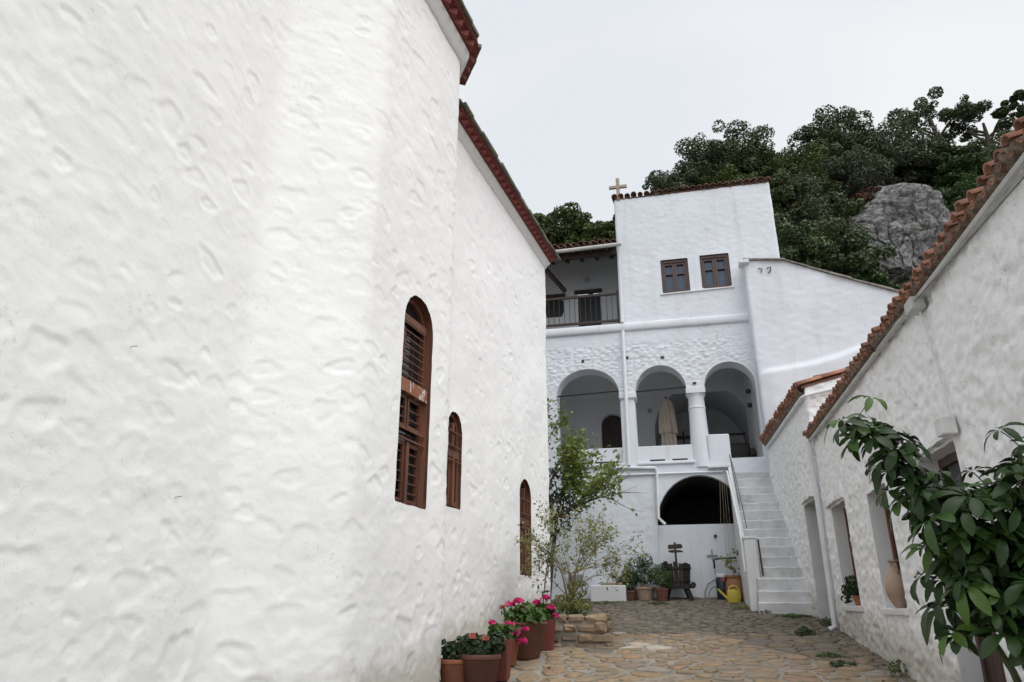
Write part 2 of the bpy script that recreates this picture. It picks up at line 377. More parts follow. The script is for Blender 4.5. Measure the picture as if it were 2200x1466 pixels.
# ================================================================== TERRAIN, GROUND
def gz(x, y):
    """paving height: rises 10 % away from the camera, a little hollow by the church wall"""
    return .105*y - .26*float(sst((8.7-y)/.9))*float(sst((-1.3-x)/.6)) 
def hillz(x, y):
    x = np.asarray(x, float); y = np.asarray(y, float)
    base = .105*np.minimum(y, 20.); rise = np.clip(y-19.5, 0, None)*1.12+.28*np.clip(x+2, -4, 14)*sst((y-19.5)/4)
    cap = 9.5+.85*np.clip(x+3, 0, 14)
    r = rise; r = np.where(r > cap, cap+.18*(r-cap)**.8, r)
    side = sst((np.abs(x-1)-7)/6)*0
    return base-.06+r*sst((y-19.0)/2)+fbm(x/3, y/3, 4, 4)*1.0*sst((y-21)/3)+side
gx = np.linspace(-70, 80, 151); gy = np.r_[np.linspace(-60, -4, 30), np.linspace(-3, 60, 127), np.linspace(62, 150, 40)]
GX, GY = np.meshgrid(gx, gy); GZ = hillz(GX, GY); idx = np.arange(GX.size).reshape(GX.shape)
m_ground = simple('hillside_earth', (.055, .05, .03), (.03, .035, .02), 1.5, .95, 6, .8, .1)
gr = link('terrain', npmesh('terrain', np.stack([GX.ravel(), GY.ravel(), GZ.ravel()], 1), np.stack([idx[:-1, :-1], idx[:-1, 1:], idx[1:, 1:], idx[1:, :-1]], -1).reshape(-1, 4)), m_ground)
tag(gr, 'dark earth and scrub of the hillside rising behind the buildings', 'hillside', kind='structure')

# mortar bed of the paving
m, t, b = newmat('mortar_bed'); m_bed = m
c = ramp(t, noise(t, 1.2, 5, .6), [(.35, (.22, .205, .17)), (.6, (.31, .285, .245))]); c = mixc(t, ramp(t, noise(t, 9, 5, .65), [(.5, (0, 0, 0)), (.8, (.7, .7, .7))]), c, (.14, .125, .095))
sp = N(t, 'ShaderNodeSeparateXYZ'); t.links.new(pos(t), sp.inputs[0])
yy = N(t, 'ShaderNodeMath', operation='MULTIPLY_ADD'); t.links.new(noise(t, .7, 4, .6), yy.inputs[0]); yy.inputs[1].default_value = 4.; t.links.new(sp.outputs['Y'], yy.inputs[2])
fx = N(t, 'ShaderNodeMath', operation='MULTIPLY_ADD'); t.links.new(sp.outputs['X'], fx.inputs[0]); fx.inputs[1].default_value = .9; t.links.new(yy.outputs[0], fx.inputs[2])
mr = N(t, 'ShaderNodeMapRange'); mr.inputs[1].default_value = 12.0; mr.inputs[2].default_value = 14.2; t.links.new(fx.outputs[0], mr.inputs[0])
c = mixc(t, mr.outputs[0], c, mixc(t, noise(t, 6, 5, .6), (.085, .074, .058), (.17, .15, .12)))
t.links.new(c, b.inputs['Base Color']); b.inputs['Roughness'].default_value = .95; bump(t, b, noise(t, 35, 6, .65), .7, .012)
px = np.linspace(-7, 3.2, 137); py = np.linspace(1.0, 17.4, 220); PX, PY = np.meshgrid(px, py)
PZ = np.vectorize(gz)(PX, PY)+.012*fbm(PX/.35, PY/.35, 3, 4); idx = np.arange(PX.size).reshape(PX.shape)
pave = link('pavement', npmesh('pavement', np.stack([PX.ravel(), PY.ravel(), PZ.ravel()], 1), np.stack([idx[:-1, :-1], idx[:-1, 1:], idx[1:, 1:], idx[1:, :-1]], -1).reshape(-1, 4)), m_bed)
tag(pave, 'sloping courtyard paving of irregular flat stones set in mortar', 'paving', kind='structure')

# paving stones: relaxed random points -> cells -> shrunken rounded slabs
def clip_cell(p, pts, lim=1.0):
    P = [(p[0]-.7, p[1]-.7), (p[0]+.7, p[1]-.7), (p[0]+.7, p[1]+.7), (p[0]-.7, p[1]+.7)]
    for q in pts:
        dx = q[0]-p[0]; dy = q[1]-p[1]
        if (dx == 0 and dy == 0) or dx*dx+dy*dy > lim: continue
        mx_, my_ = (p[0]+q[0])/2, (p[1]+q[1])/2; Q = []
        for i in range(len(P)):
            a = P[i]; b_ = P[(i+1) % len(P)]; da = (a[0]-mx_)*dx+(a[1]-my_)*dy; db = (b_[0]-mx_)*dx+(b_[1]-my_)*dy
            if da <= 0: Q.append(a)
            if (da <= 0) != (db <= 0):
                t_ = da/(da-db); Q.append((a[0]+(b_[0]-a[0])*t_, a[1]+(b_[1]-a[1])*t_))
        P = Q
        if len(P) < 3: return None
    return P
rs = random.Random(11)
def scatter(x0, x1, y0, y1, dmin, k, sy=1.45):
    pts = []
    for _ in range(k):
        p = (rs.uniform(x0, x1), rs.uniform(y0, y1)); dm = dmin*(1+.35*math.sin(p[0]*5.1+p[1]*3.3))
        if all((p[0]-q[0])**2+((p[1]-q[1])*sy)**2 > dm*dm for q in pts): pts.append(p)
    return pts
def stone_geo(P, gap, h, dome):
    cx = sum(p[0] for p in P)/len(P); cy = sum(p[1] for p in P)/len(P)
    Q = []
    for i in range(len(P)):                       # cut corners
        a = P[i]; b_ = P[(i+1) % len(P)]; l = math.hypot(b_[0]-a[0], b_[1]-a[1])
        if l < .05: continue
        for f in ((.22, .78) if l < .3 else (.16, .5, .84)):
            k = 1+rs.uniform(-.09, .06); Q.append(((a[0]+(b_[0]-a[0])*f-cx)*k, (a[1]+(b_[1]-a[1])*f-cy)*k))
    rmean = sum(math.hypot(*q) for q in Q)/len(Q); s1 = max(.3, 1-gap/rmean)
    n = len(Q); V = []
    tl = rs.uniform(-.02, .02), rs.uniform(-.02, .02)
    for sc, z in ((s1, -.05), (s1*.99, h*.6), (s1*.955, h)):
        for x, y in Q: V.append((x*sc, y*sc, z+(x*tl[0]+y*tl[1])*sc+(rs.uniform(-.003, .003) if z > 0 else 0)))
    V.append((0, 0, h+dome))
    F = [(k*n+i, k*n+(i+1) % n, (k+1)*n+(i+1) % n, (k+1)*n+i) for k in (0, 1) for i in range(n)]+[(2*n+i, 2*n+(i+1) % n, 3*n) for i in range(n)]
    return (cx, cy), V, F, rmean
def stonemat(name, ramp_cols, ns=7):
    m, t, b = newmat(name); oi = N(t, 'ShaderNodeObjectInfo'); c = ramp(t, oi.outputs['Random'], ramp_cols)
    v = noise(t, ns, 6, .65); c = mixc(t, ramp(t, v, [(.4, (0, 0, 0)), (.72, (.75,)*3)]), c, (.10, .085, .065))
    c = mixc(t, ramp(t, noise(t, 28, 5, .7), [(.55, (0, 0, 0)), (.8, (.5,)*3)]), c, (.34, .30, .24))
    t.links.new(c, b.inputs['Base Color']); b.inputs['Roughness'].default_value = .85; bump(t, b, noise(t, 22, 6, .65), .6, .012); return m
m_st1 = stonemat('ochre_paving_stone', [(0, (.30, .21, .12)), (.3, (.31, .235, .155)), (.5, (.34, .245, .14)), (.7, (.27, .22, .165)), (.85, (.36, .23, .14)), (1, (.30, .28, .245))])
m_st2 = stonemat('grey_brown_paving_stone', [(0, (.165, .14, .108)), (.35, (.22, .17, .112)), (.6, (.145, .128, .105)), (.8, (.26, .20, .125)), (1, (.16, .15, .13))])
m_st3 = simple('far_rough_paving', (.215, .185, .145), (.085, .073, .058), 5.5, .95, 30, .8, .012, stretch=(1, 1.6, 1))
m_pale = simple('pale_marble_slab', (.50, .45, .40), (.40, .33, .27), 8, .8, 30, .3, .005)
pts = scatter(-2.9, 2.35, 6.4, 11.7, .285, 9000); far = scatter(-2.9, 2.35, 11.55, 17.0, .21, 12000, 2.0)
allp = pts+far; ns_ = 0; FV = []; FF = []
allp.sort(key=lambda p: p[1])
for p in allp:
    x, y = p; isfar = y > 11.6 or y < 7.35 or (y < 8 and abs(x) > 2.0) or ns_ >= 298
    P = clip_cell(p, allp)
    if not P: continue
    if x < -2.85+.10*(y-8.9) and y > 7.8 and x < -2.75: continue
    dark = (x*.9+y+2.2*math.sin(x*2+y)) > 11.2
    (cx, cy), V, F, rm = stone_geo(P, (.013 if dark else rs.uniform(.022, .045)) if not isfar else .014, (.007 if not isfar else .010)+rs.uniform(-.004, .006)+(.005 if dark else 0), .002)
    if isfar:
        o_ = len(FV); FV += [(v[0]+cx, v[1]+cy, v[2]+gz(v[0]+cx, v[1]+cy)+.004) for v in V]; FF += [[i+o_ for i in f] for f in F]; continue
    me = bpy.data.meshes.new('stone'); me.from_pydata([(v[0], v[1], v[2]+gz(v[0]+cx, v[1]+cy)-gz(cx, cy)) for v in V], [], F); me.update()
    me.polygons.foreach_set('use_smooth', [True]*len(F))
    mt = m_pale if math.hypot(cx+.55, cy-10.45) < .22 else (m_st2 if dark else m_st1)
    link('stone', me, mt, pave, (cx, cy, gz(cx, cy)+.006)); ns_ += 1
me = bpy.data.meshes.new('rough_paving'); me.from_pydata(FV, [], FF); me.update(); me.polygons.foreach_set('use_smooth', [True]*len(FF))
fo = link('rough_paving', me, m_st3, pave); fo['kind'] = 'stuff'
print('paving stones', ns_)

# ================================================================== CHURCH
church = thing('church', 'whitewashed church with dented walls, polygonal side apse and dark red brick eaves on the left', 'church', (-3.5, 7.0, .7))
E2 = (-3.45, 5.04); E1 = (-2.712, 5.745); E0 = (-2.50, 7.75)
a6 = R(6); dl = (math.sin(a6), math.cos(a6))
cor = (-2.36, 13.59); l0 = (cor[0]-dl[0]*5.0, cor[1]-dl[1]*5.0)   # far corner and near end of the lower nave wall
E00 = (-2.93, 8.40)
pc = Path([(-3.45, -2.5), E2, E1, E0, E00], .021, .10)
uE2 = 7.54; uE1 = uE2+1.02; uE0 = uE1+2.016
w1u = (uE1+.762, uE1+1.462)
h1 = wob(arch(w1u[0], w1u[1], 2.545, 4.47, .34), .006, 3)
def d_tall(U, Z):
    D = dents(U, Z, 21, 760, 4.0, 11.2, .6, 8.8, (.06, .18), .0070, .006)
    D += .0035*fbm(U/.22, Z/.12, 27, 4, .65)*sst((vn(U/.7, Z/.7, 29)-.02)/.2)
    return D
wall('wall', pc, .1, 8.86, .021, m_church, church, [h1], d_tall)
pl = Path([(l0[0]-.35*dl[0], l0[1]-.35*dl[1]), cor, (cor[0]-3.0*dl[1], cor[1]+3.0*dl[0])], .027, .05)
def ul(Y): return (Y-(l0[1]-.35*dl[1]))/dl[1]
h2 = wob(arch(ul(8.76), ul(9.28), 2.80, 3.78, .30), .006, 4)
h3 = wob(arch(ul(11.80), ul(12.43), 2.075, 3.35, .31), .006, 5)
def d_low(U, Z):
    return dents(U, Z, 33, 420, 0, 5.4, .4, 8.3, (.05, .12), .010, .012)+.005*fbm(U/.07, Z/.07, 8, 3)*sst((3.2-Z)/1.5)
wall('wall', pl, .3, 8.41, .027, m_church, church, [h2, h3], d_low)
# eaves: white cove, dogtooth course of red bricks, red fascia, slate edge
def eave(path, u0, u1, zw, dz, step):
    sweep('cove', path, [(-.02, zw-.03), (.02, zw-.02), (.045, zw+.04*dz), (.12, zw+.10*dz), (.12, zw+.105*dz), (-.1, zw+.105*dz)], m_church, church, u0, u1, 120)
    sweep('red_course', path, [(.10, zw+.107*dz), (.135, zw+.107*dz), (.135, zw+.17*dz), (.22, zw+.19*dz), (.25, zw+.19*dz), (.25, zw+.235*dz), (-.1, zw+.235*dz)], m_red, church, u0, u1, 120)
    b_ = MB(); w = step*.5
    b_.add([(-w, .13, 0), (w, .13, 0), (0, .215, 0), (-w, .13, .07*dz), (w, .13, .07*dz), (0, .235, .07*dz)], [(0, 2, 1), (3, 4, 5), (0, 3, 5, 2), (1, 2, 5, 4), (0, 1, 4, 3)])
    me = b_.mesh('brick'); me.materials.append(m_red); n = int((u1-u0)/step)
    for i in range(n):
        M_ = path.frame(u0+(i+.5)*step, zw+.115*dz); o = link('brick', me, None, church); o.matrix_basis = M_
    u = u0; rr = random.Random(5)
    while u < u1-.05:
        l = rr.uniform(.22, .42); M_ = path.frame(min(u+l/2, u1), zw+.237*dz); bb = MB(); t_ = rr.uniform(.035, .055); q = .30+rr.uniform(-.015, .02)
        bb.box((-l/2+.004, -.35, 0), (l/2-.004, q, t_), .004, rr); o = link('slate', bb.mesh('slate'), m_slab, church); o.matrix_basis = M_
        u += l
uA = uE1-1.2
pce = Path([(-3.45, -2.5), E2, E1, E0, E00], .027, .02)
eave(pce, uE2+.05, pce.L-.05, 8.85, 1.35, .2)
ple = Path([(l0[0]-.35*dl[0], l0[1]-.35*dl[1]), cor], .03, 0)
eave(ple, .1, ple.L+.0, 8.40, .86, .2)
# roofs
b_ = MB()
ap = (-5.2, 6.6, 10.6); base = []
for u in np.linspace(uE2, pce.L, 24): base.append(tuple(pce.p(u, 9.2, .26)))
base.append((-6.5, 8.6, 9.2)); base.append((-6.5, 4.6, 9.2))
b_.add(base+[ap], [(i, (i+1) % len(base), len(base)) for i in range(len(base))]); b_.build('roof', m_slab, church)
b_ = MB(); c1 = ple.p(0, 8.64, .27); c2 = ple.p(ple.L+.25, 8.64, .27); nx = Vector((-dl[1], dl[0], 0))*3.2+Vector((0, 0, 1.4))
b_.add([c1, c2, c2+nx, c1+nx, c1-Vector((0, 0, .03)), c2-Vector((0, 0, .03)), c2+nx-Vector((0, 0, .03)), c1+nx-Vector((0, 0, .03))], [(0, 1, 2, 3), (7, 6, 5, 4), (0, 4, 5, 1), (1, 5, 6, 2), (2, 6, 7, 3), (3, 7, 4, 0)]); b_.build('roof', m_slab, church)
nb = MB(); nb.box((-8, -2.5, 8.8), (-3.5, 5.0, 9.1)); nb.build('roof', m_slab, church)

def church_window(path, poly, u0, u1, z0, zs, h, depth, kind):
    """brown window set in the depth of the wall: casing, bars, casements, panes"""
    uc = (u0+u1)/2; w = (u1-u0)/2; M_ = path.frame(uc, 0); win = reveal('window', path, poly, depth, m_brown if kind != 2 else m_church, church)
    cas = reveal('casing', path, [(uc+(u-uc)*.985, z0+.01+(z-z0-.01)*.993) for u, z in arch(u0, u1, z0, zs, h)], depth-.02, m_brown, win, front=-.03)
    D = -depth
    g = MB(M_); P = arch(-w, w, z0, zs, h); g.add([(x, D+.005, z) for x, z in P], [tuple(range(len(P)))]); g.build('pane', m_glass, win)
    # arched outer frame
    f = MB(M_); A = arch(-w+.005, w-.005, z0+.005, zs, h-.005); B = arch(-w+.055, w-.055, z0+.055, zs, h-.055); n = len(A)
    for i in range(n):
        j = (i+1) % n; f.add([(A[i][0], D+.06, A[i][1]), (A[j][0], D+.06, A[j][1]), (B[j][0], D+.06, B[j][1]), (B[i][0], D+.06, B[i][1]), (B[i][0], D+.008, B[i][1]), (B[j][0], D+.008, B[j][1])], [(0, 1, 2, 3), (3, 2, 5, 4)])
    f.build('frame', m_brown, win)
    def bx(name, x0, x1, z0_, z1_, d0, d1, mt=m_brown): q = MB(M_); q.box((x0, D+d0, z0_), (x1, D+d1, z1_)); return q.build(name, mt, win)
    if kind == 0:
        bx('transom', -w+.02, w-.02, 3.69, 3.83, .01, .115, m_peel)
        for i in range(8): bx('bar', -w+.03, w-.06, 3.88+.082*i, 3.892+.082*i, .08, .095)
        bx('board', -w+.05, w-.05, 4.48, 4.56, .05, .09); bx('shutter', -w+.07, -.08, 4.10, 4.46, .02, .035)
        bx('crossbar', -w+.02, w-.02, 3.30, 3.33, .085, .105); bx('crossbar', -w+.02, w-.02, 3.20, 3.22, .085, .105)
        for s in (-1, 1):
            q = MB(M_); x0, x1 = (-w+.04, -.03) if s < 0 else (.0, w-.03)
            for (zz0, zz1) in ((2.58, 3.19), (3.34, 3.68)):
                q.box((x0, D+.03, zz0), (x0+.032, D+.06, zz1)); q.box((x1-.036, D+.03, zz0), (x1, D+.06, zz1)); q.box((x0+.032, D+.03, zz1-.035), (x1-.036, D+.06, zz1)); q.box((x0+.032, D+.03, zz0), (x1-.036, D+.06, zz0+.035))
            cm = q.build('casement', m_brown, win)
            for i in range(5): bx('bar', x0+.032, x1-.036, 2.68+.10*i, 2.69+.10*i, .04, .055)
            for i in range(2): bx('bar', x0+.032, x1-.036, 3.44+.1*i, 3.452+.1*i, .04, .055)
        bx('post', -.03, .03, 2.56, 3.19, .062, .085)
    else:
        zt = z0+(zs+h-z0)*.52
        bx('transom', -w+.02, w-.02, zt, zt+.10, .02, .09); bx('post', -.035, .035, z0+.02, zt, .03, .12); bx('post', -.03, .03, zt+.1, zs+h*.5, .03, .10)
        for s in (-1, 1):
            q = MB(M_); x0, x1 = (-w+.03, -.035) if s < 0 else (.035, w-.03)
            q.box((x0, D+.02, z0+.03), (x0+.045, D+.08, zt)); q.box((x1-.045, D+.02, z0+.03), (x1, D+.08, zt)); q.box((x0+.045, D+.02, z0+.03), (x1-.045, D+.08, z0+.09)); q.box((x0+.045, D+.02, z0+.09+(zt-z0)*.35), (x1-.045, D+.05, z0+.13+(zt-z0)*.35))
            q.build('casement', m_brown, win)
        for i in range(3): bx('crossbar', -w+.02, w-.02, z0+(zs+h-z0)*(.47+.15*i), z0+(zs+h-z0)*(.47+.15*i)+.016, .11, .13)
    return win
m, t, b = newmat('peeling_brown_paint'); m_peel = m
t.links.new(mixc(t, ramp(t, noise(t, 16, 4, .7, stretch=(1, 1, .4)), [(.56, (0, 0, 0)), (.60, (1, 1, 1))]), (.24, .09, .045), (.62, .56, .50)), b.inputs['Base Color']); b.inputs['Roughness'].default_value = .7
church_window(pc, h1, w1u[0], w1u[1], 2.545, 4.47, .34, .15, 0)['label'] = 'large arched brown window with barred top and peeling transom'
church_window(pl, h2, ul(8.76), ul(9.28), 2.80, 3.78, .30, .12, 1)['label'] = 'small arched brown window half hidden by the apse corner'
church_window(pl, h3, ul(11.80), ul(12.43), 2.075, 3.35, .31, .12, 1)['label'] = 'low arched brown window nearest the far corner'

for y_, z_ in ((3.77, 3.21), (4.45, 2.32)):
    q = MB(); q.tube([(-3.47, y_, z_), (-3.42, y_, z_+.006), (-3.415, y_+.02, z_+.012)], .0025, 5); q.build('nail', m_wire, church)
# ================================================================== MONASTERY BUILDING (back of the court)
FY = 16.6
mon = thing('monastery_building', 'white three-storey monastery building with arcade, tower room and timber loggia closing the court', 'building', (0, FY, 1.74))
X0 = -7.0
pf = Path([(X0, FY), (2.35, FY)], .028)
def fu(P): return [(x-X0, z) for x, z in P]
def arcpts(c, w, zs, h, n=18): return [(c-w*math.cos(math.pi*i/n), zs+h*math.sin(math.pi*i/n)) for i in range(n+1)]
arcade = [(-2.66, 4.72)]+arcpts(-1.90, .76, 6.40, .655)+arcpts(-.155, .595, 6.40, .625)+arcpts(1.425, .575, 6.42, .58)+[(2.0, 4.72)]
arcade = arcade[::-1]
niche = [(1.5, 1.5), (1.5, 3.3)]+[(.525+.975*math.cos(math.pi*i/20), 3.3+1.07*math.sin(math.pi*i/20)) for i in range(1, 20)]+[(-.45, 3.3), (-.50, 1.5)]
def d_fac(U, Z):
    k = sst((Z-6.0)/.7)*sst((7.68-Z)/.12)      # rubble shows between the arches and the smooth band above
    return rubble(U, Z, 44, (.20, .075), .022, .007)*k + (.010*fbm(U/.5, Z/.35, 5, 4)+.007*fbm(U/.12, Z/.10, 6, 3))*(1-k*.7)
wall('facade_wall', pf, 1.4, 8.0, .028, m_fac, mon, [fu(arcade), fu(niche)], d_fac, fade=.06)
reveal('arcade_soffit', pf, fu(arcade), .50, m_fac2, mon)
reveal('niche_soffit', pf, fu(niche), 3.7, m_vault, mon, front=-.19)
reveal('niche_arris', pf, fu(niche), .19, m_plain, mon)
# columns and parapets of the arcade
c_ = MB(); c_.lathe([(.235, 4.55), (.225, 4.85), (.205, 5.4), (.19, 5.9), (.19, 5.93), (.203, 5.935), (.203, 5.965), (.188, 5.97), (.182, 6.20), (.195, 6.24), (.225, 6.28)], (.64, FY+.19, 0), 20)
c_.box((.42, FY-.035, 6.28), (.86, FY+.45, 6.405)); c_.build('column', m_fac2, mon, .012)
c_ = MB(); c_.box((-1.13, FY+.02, 4.6), (-.78, FY+.46, 6.2)); c_.box((-1.15, FY-.03, 6.24), (-.74, FY+.47, 6.405)); c_.build('pier', m_fac2, mon, .03)
c_ = MB(); c_.add([(-1.13, FY-.012, 4.55), (-.76, FY-.012, 4.55), (-.80, FY+.02, 6.24), (-1.10, FY+.02, 6.24), (-1.13, FY+.3, 4.55), (-.76, FY+.3, 4.55), (-.80, FY+.3, 6.24), (-1.10, FY+.3, 6.24)], [(0, 1, 2, 3), (0, 3, 7, 4), (1, 5, 6, 2)]); c_.build('pier_face', m_fac2, mon)
for x0, x1, nm in ((-2.9, -1.10, 0), (-.80, .46, 1)):
    p_ = MB(); p_.box((x0, FY+.05, 4.60), (x1, FY+.22, 5.085)); p_.build('parapet', m_fac2, mon, .012)
    for k in (0, 1):
        xx = x0+(x1-x0)*(.36+.40*k) if nm else (x1-.52 if k else x1-.95)
        s_ = MB(); s_.prism([(xx-.17, FY+.035), (xx+.17, FY+.035), (xx+.17, FY+.055), (xx-.17, FY+.055)], 4.715, 4.765); s_.build('drain_slot', m_black, mon)
    l_ = MB(); l_.box((x0, FY-.05, 4.64), (x1+.02, FY+.10, 4.70)); l_.build('ledge', m_fac2, mon, .015)
p_ = MB(); p_.box((.80, FY-.012, 4.50), (1.28, FY+.20, 5.28), .008); p_.build('stair_parapet', m_fac2, mon, .025)
# arcade interior
i_ = MB(); i_.box((-6, FY+.03, 4.55), (2.35, 19.6, 4.70)); i_.build('terrace_floor', m_plain, mon)
pb = Path([(-6, 19.3), (2.6, 19.3)], .1)
big = [(x+6, z) for x, z in arch(-.42, 2.14, 4.7, 6.0, 1.28)]; dr = [(x+6, z) for x, z in arch(-1.86, -1.24, 4.7, 6.28, .31)]
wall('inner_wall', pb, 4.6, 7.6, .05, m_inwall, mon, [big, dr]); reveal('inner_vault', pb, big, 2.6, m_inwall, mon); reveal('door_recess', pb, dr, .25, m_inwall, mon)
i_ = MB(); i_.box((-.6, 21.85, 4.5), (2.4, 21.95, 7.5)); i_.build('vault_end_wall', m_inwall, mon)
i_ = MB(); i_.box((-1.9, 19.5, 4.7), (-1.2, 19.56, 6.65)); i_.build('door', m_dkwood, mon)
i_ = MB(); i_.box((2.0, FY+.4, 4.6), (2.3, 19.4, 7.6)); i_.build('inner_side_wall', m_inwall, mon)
# low barrel ceiling over the arcade
n = 12; V = []; 
for x in (-6, 2.3):
    for k in range(n+1):
        a = math.pi*k/n; V.append((x, 18.2-1.1*math.cos(a), 7.05+.42*math.sin(a)))
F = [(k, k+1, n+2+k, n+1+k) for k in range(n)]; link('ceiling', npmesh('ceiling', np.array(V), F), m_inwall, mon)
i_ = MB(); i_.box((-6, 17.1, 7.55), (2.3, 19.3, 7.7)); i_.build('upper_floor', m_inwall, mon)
for x0, x1, z in ((-2.64, -1.15, 6.46), (-.74, .43, 6.46)):
    q = MB(); q.tube([(x0-.05, FY+.12, z-.03), (x1+.05, FY+.12, z+.02)], .018, 6); q.build('tie_rod', m_black, mon)
q = MB(); q.bar((-.3, 20.2, 6.05), (2.0, 20.2, 6.05), .05, .05); q.build('tie_beam', m_dkwood, mon)
# niche: low front wall and dark inside
i_ = MB(); i_.box((-.62, FY+.20, 1.4), (1.6, FY+.34, 3.31)); i_.build('niche_wall', m_fac2, mon)
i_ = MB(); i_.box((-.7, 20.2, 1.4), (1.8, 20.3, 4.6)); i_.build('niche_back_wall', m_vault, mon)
# string course, tower room
sweep('string_course', Path([(X0, FY), (2.35, FY)], .1), [(0, 7.955), (.045, 7.96), (.07, 7.99), (.07, 8.13), (.05, 8.16), (0, 8.165), (-.3, 8.165)], m_fac2, mon, n=60)
pt = Path([(-1.0, 20.5), (-1.0, FY), (2.93, FY), (2.93, 20.5)], .035, .02)
tu = 3.9+1.0
tw1 = rect(tu+.07, tu+.745, 8.885, 9.80); tw2 = rect(tu+1.03, tu+1.735, 8.915, 9.825)
def d_tow(U, Z): return rubble(U, Z, 61, (.30, .12), .004, .004)*.8+.010*fbm(U/.8, Z/.7, 9, 3)+.006*fbm(U/.2, Z/.1, 10, 3)*sst((vn(U/.6, Z/.5, 11)-.0)/.2)
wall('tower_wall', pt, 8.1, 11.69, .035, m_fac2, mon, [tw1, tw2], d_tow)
for P, zb in ((tw1, 8.885), (tw2, 8.915)):
    u0, u1 = P[0][0], P[1][0]; w = reveal('window', pt, P, .13, m_plum, mon); M_ = pt.frame((u0+u1)/2, 0); h = P[2][1]; hw = (u1-u0)/2
    g = MB(M_); g.box((-hw, -.135, zb), (hw, -.125, h)); g.build('pane', m_glassb, w)
    f = MB(M_); f.box((-hw, -.12, h-.075), (hw, -.04, h)); f.box((-hw, -.12, zb), (-hw+.055, -.04, h-.075)); f.box((hw-.055, -.12, zb), (hw, -.04, h-.075)); f.box((-hw+.055, -.12, zb), (hw-.055, -.04, zb+.04)); f.build('frame', m_plum, w)
    for s in (-1, 1):
        x0, x1 = (-hw+.058, -.003) if s < 0 else (.003, hw-.058); k = MB(M_); z0 = zb+.042; z1 = h-.078; zm = z0+(z1-z0)*.60
        k.box((x0, -.115, z0), (x0+.05, -.065, z1)); k.box((x1-.05, -.115, z0), (x1, -.065, z1)); k.box((x0+.05, -.115, z1-.055), (x1-.05, -.065, z1)); k.box((x0+.05, -.115, z0), (x1-.05, -.065, z0+.05)); k.box((x0+.05, -.113, zm), (x1-.05, -.067, zm+.035))
        k.build('casement', m_plum, w)
    w['label'] = 'left tower window with four blue panes' if P is tw1 else 'right tower window with four blue panes'
q = MB(pt.frame(tu+.9, 0)); q.add([(-.88, .0, 8.84), (.88, 0, 8.875), (.88, .045, 8.875), (-.88, .045, 8.84), (-.88, .0, 8.875), (.88, 0, 8.91), (.88, .045, 8.90), (-.88, .045, 8.865)], [(0, 3, 2, 1), (4, 5, 6, 7), (3, 7, 6, 2), (0, 4, 7, 3), (1, 2, 6, 5)]); q.build('sill', m_plain, mon)
# barrel tiles
def tile_mesh(name, r0, r1, l, th, mat, up=True, n=7):
    V = []; F = []
    for (y, r) in ((0, r0), (l, r1)):
        for rr in (r, r-th):
            for k in range(n+1):
                a = math.pi*k/n; V.append((rr*math.cos(a), y, (rr*math.sin(a))*(1 if up else -1)))
    m_ = n+1
    for k in range(n):
        F += [(k, k+1, 2*m_+k+1, 2*m_+k), (m_+k+1, m_+k, 3*m_+k, 3*m_+k+1), (k+1, k, m_+k, m_+k+1), (2*m_+k, 2*m_+k+1, 3*m_+k+1, 3*m_+k)]
    me = npmesh(name, np.array(V), F); me.materials.append(mat); return me
def tile_row(parent, p0, p1, up, spacing, mats, rows=2, slope=.35, seed=1, r=.075, l=.42):
    """cover tiles and channels along an eave from p0 to p1; 'up' = horizontal direction the roof climbs"""
    p0 = Vector(p0); p1 = Vector(p1); d = (p1-p0); n = max(int(d.length/spacing), 1); rr = random.Random(seed); u = Vector((*up, 0)).normalized()
    zr = math.atan2(u.y, u.x)-math.pi/2
    covers = [tile_mesh('cover_tile', r, r*.8, l, .014, m_) for m_ in mats]; chan = [tile_mesh('channel_tile', r, r*.8, l, .014, m_, False) for m_ in mats]
    for row in range(rows):
        for i in range(n+1):
            p = p0+d*(i/n)+u*(row*l*.8)+Vector((0, 0, row*l*.8*slope+row*.012))
            sg = rr.uniform(-.02, .02)
            e = (math.atan(slope)+rr.uniform(-.05, .05), rr.uniform(-.06, .06), zr+rr.uniform(-.05, .05))
            link('tile', rr.choice(covers), None, parent, p+Vector((0, 0, r+rr.uniform(-.008, .010)))+u*sg, e, (rr.uniform(.9, 1.08),)*3)
            if i < n: link('tile', rr.choice(chan), None, parent, p+d/n*.5+Vector((0, 0, r*.95))+u*(rr.uniform(-.015, .02)+.02), (math.atan(slope), 0, zr))
tile_row(mon, (-.98, FY-.06, 11.69), (2.90, FY-.06, 11.69), (0, 1), .165, [m_tile], 2, .22, 3, .072)
b_ = MB(); b_.add([(-1.0, FY+.02, 11.69), (2.93, FY+.02, 11.69), (2.93, 20.5, 12.5), (-1.0, 20.5, 12.5), (-1.0, FY+.02, 11.74), (2.93, FY+.02, 11.74), (2.93, 20.5, 12.55), (-1.0, 20.5, 12.55)], [(3, 2, 1, 0), (4, 5, 6, 7), (0, 1, 5, 4), (0, 4, 7, 3), (1, 2, 6, 5)]); b_.build('roof', m_tile, mon)
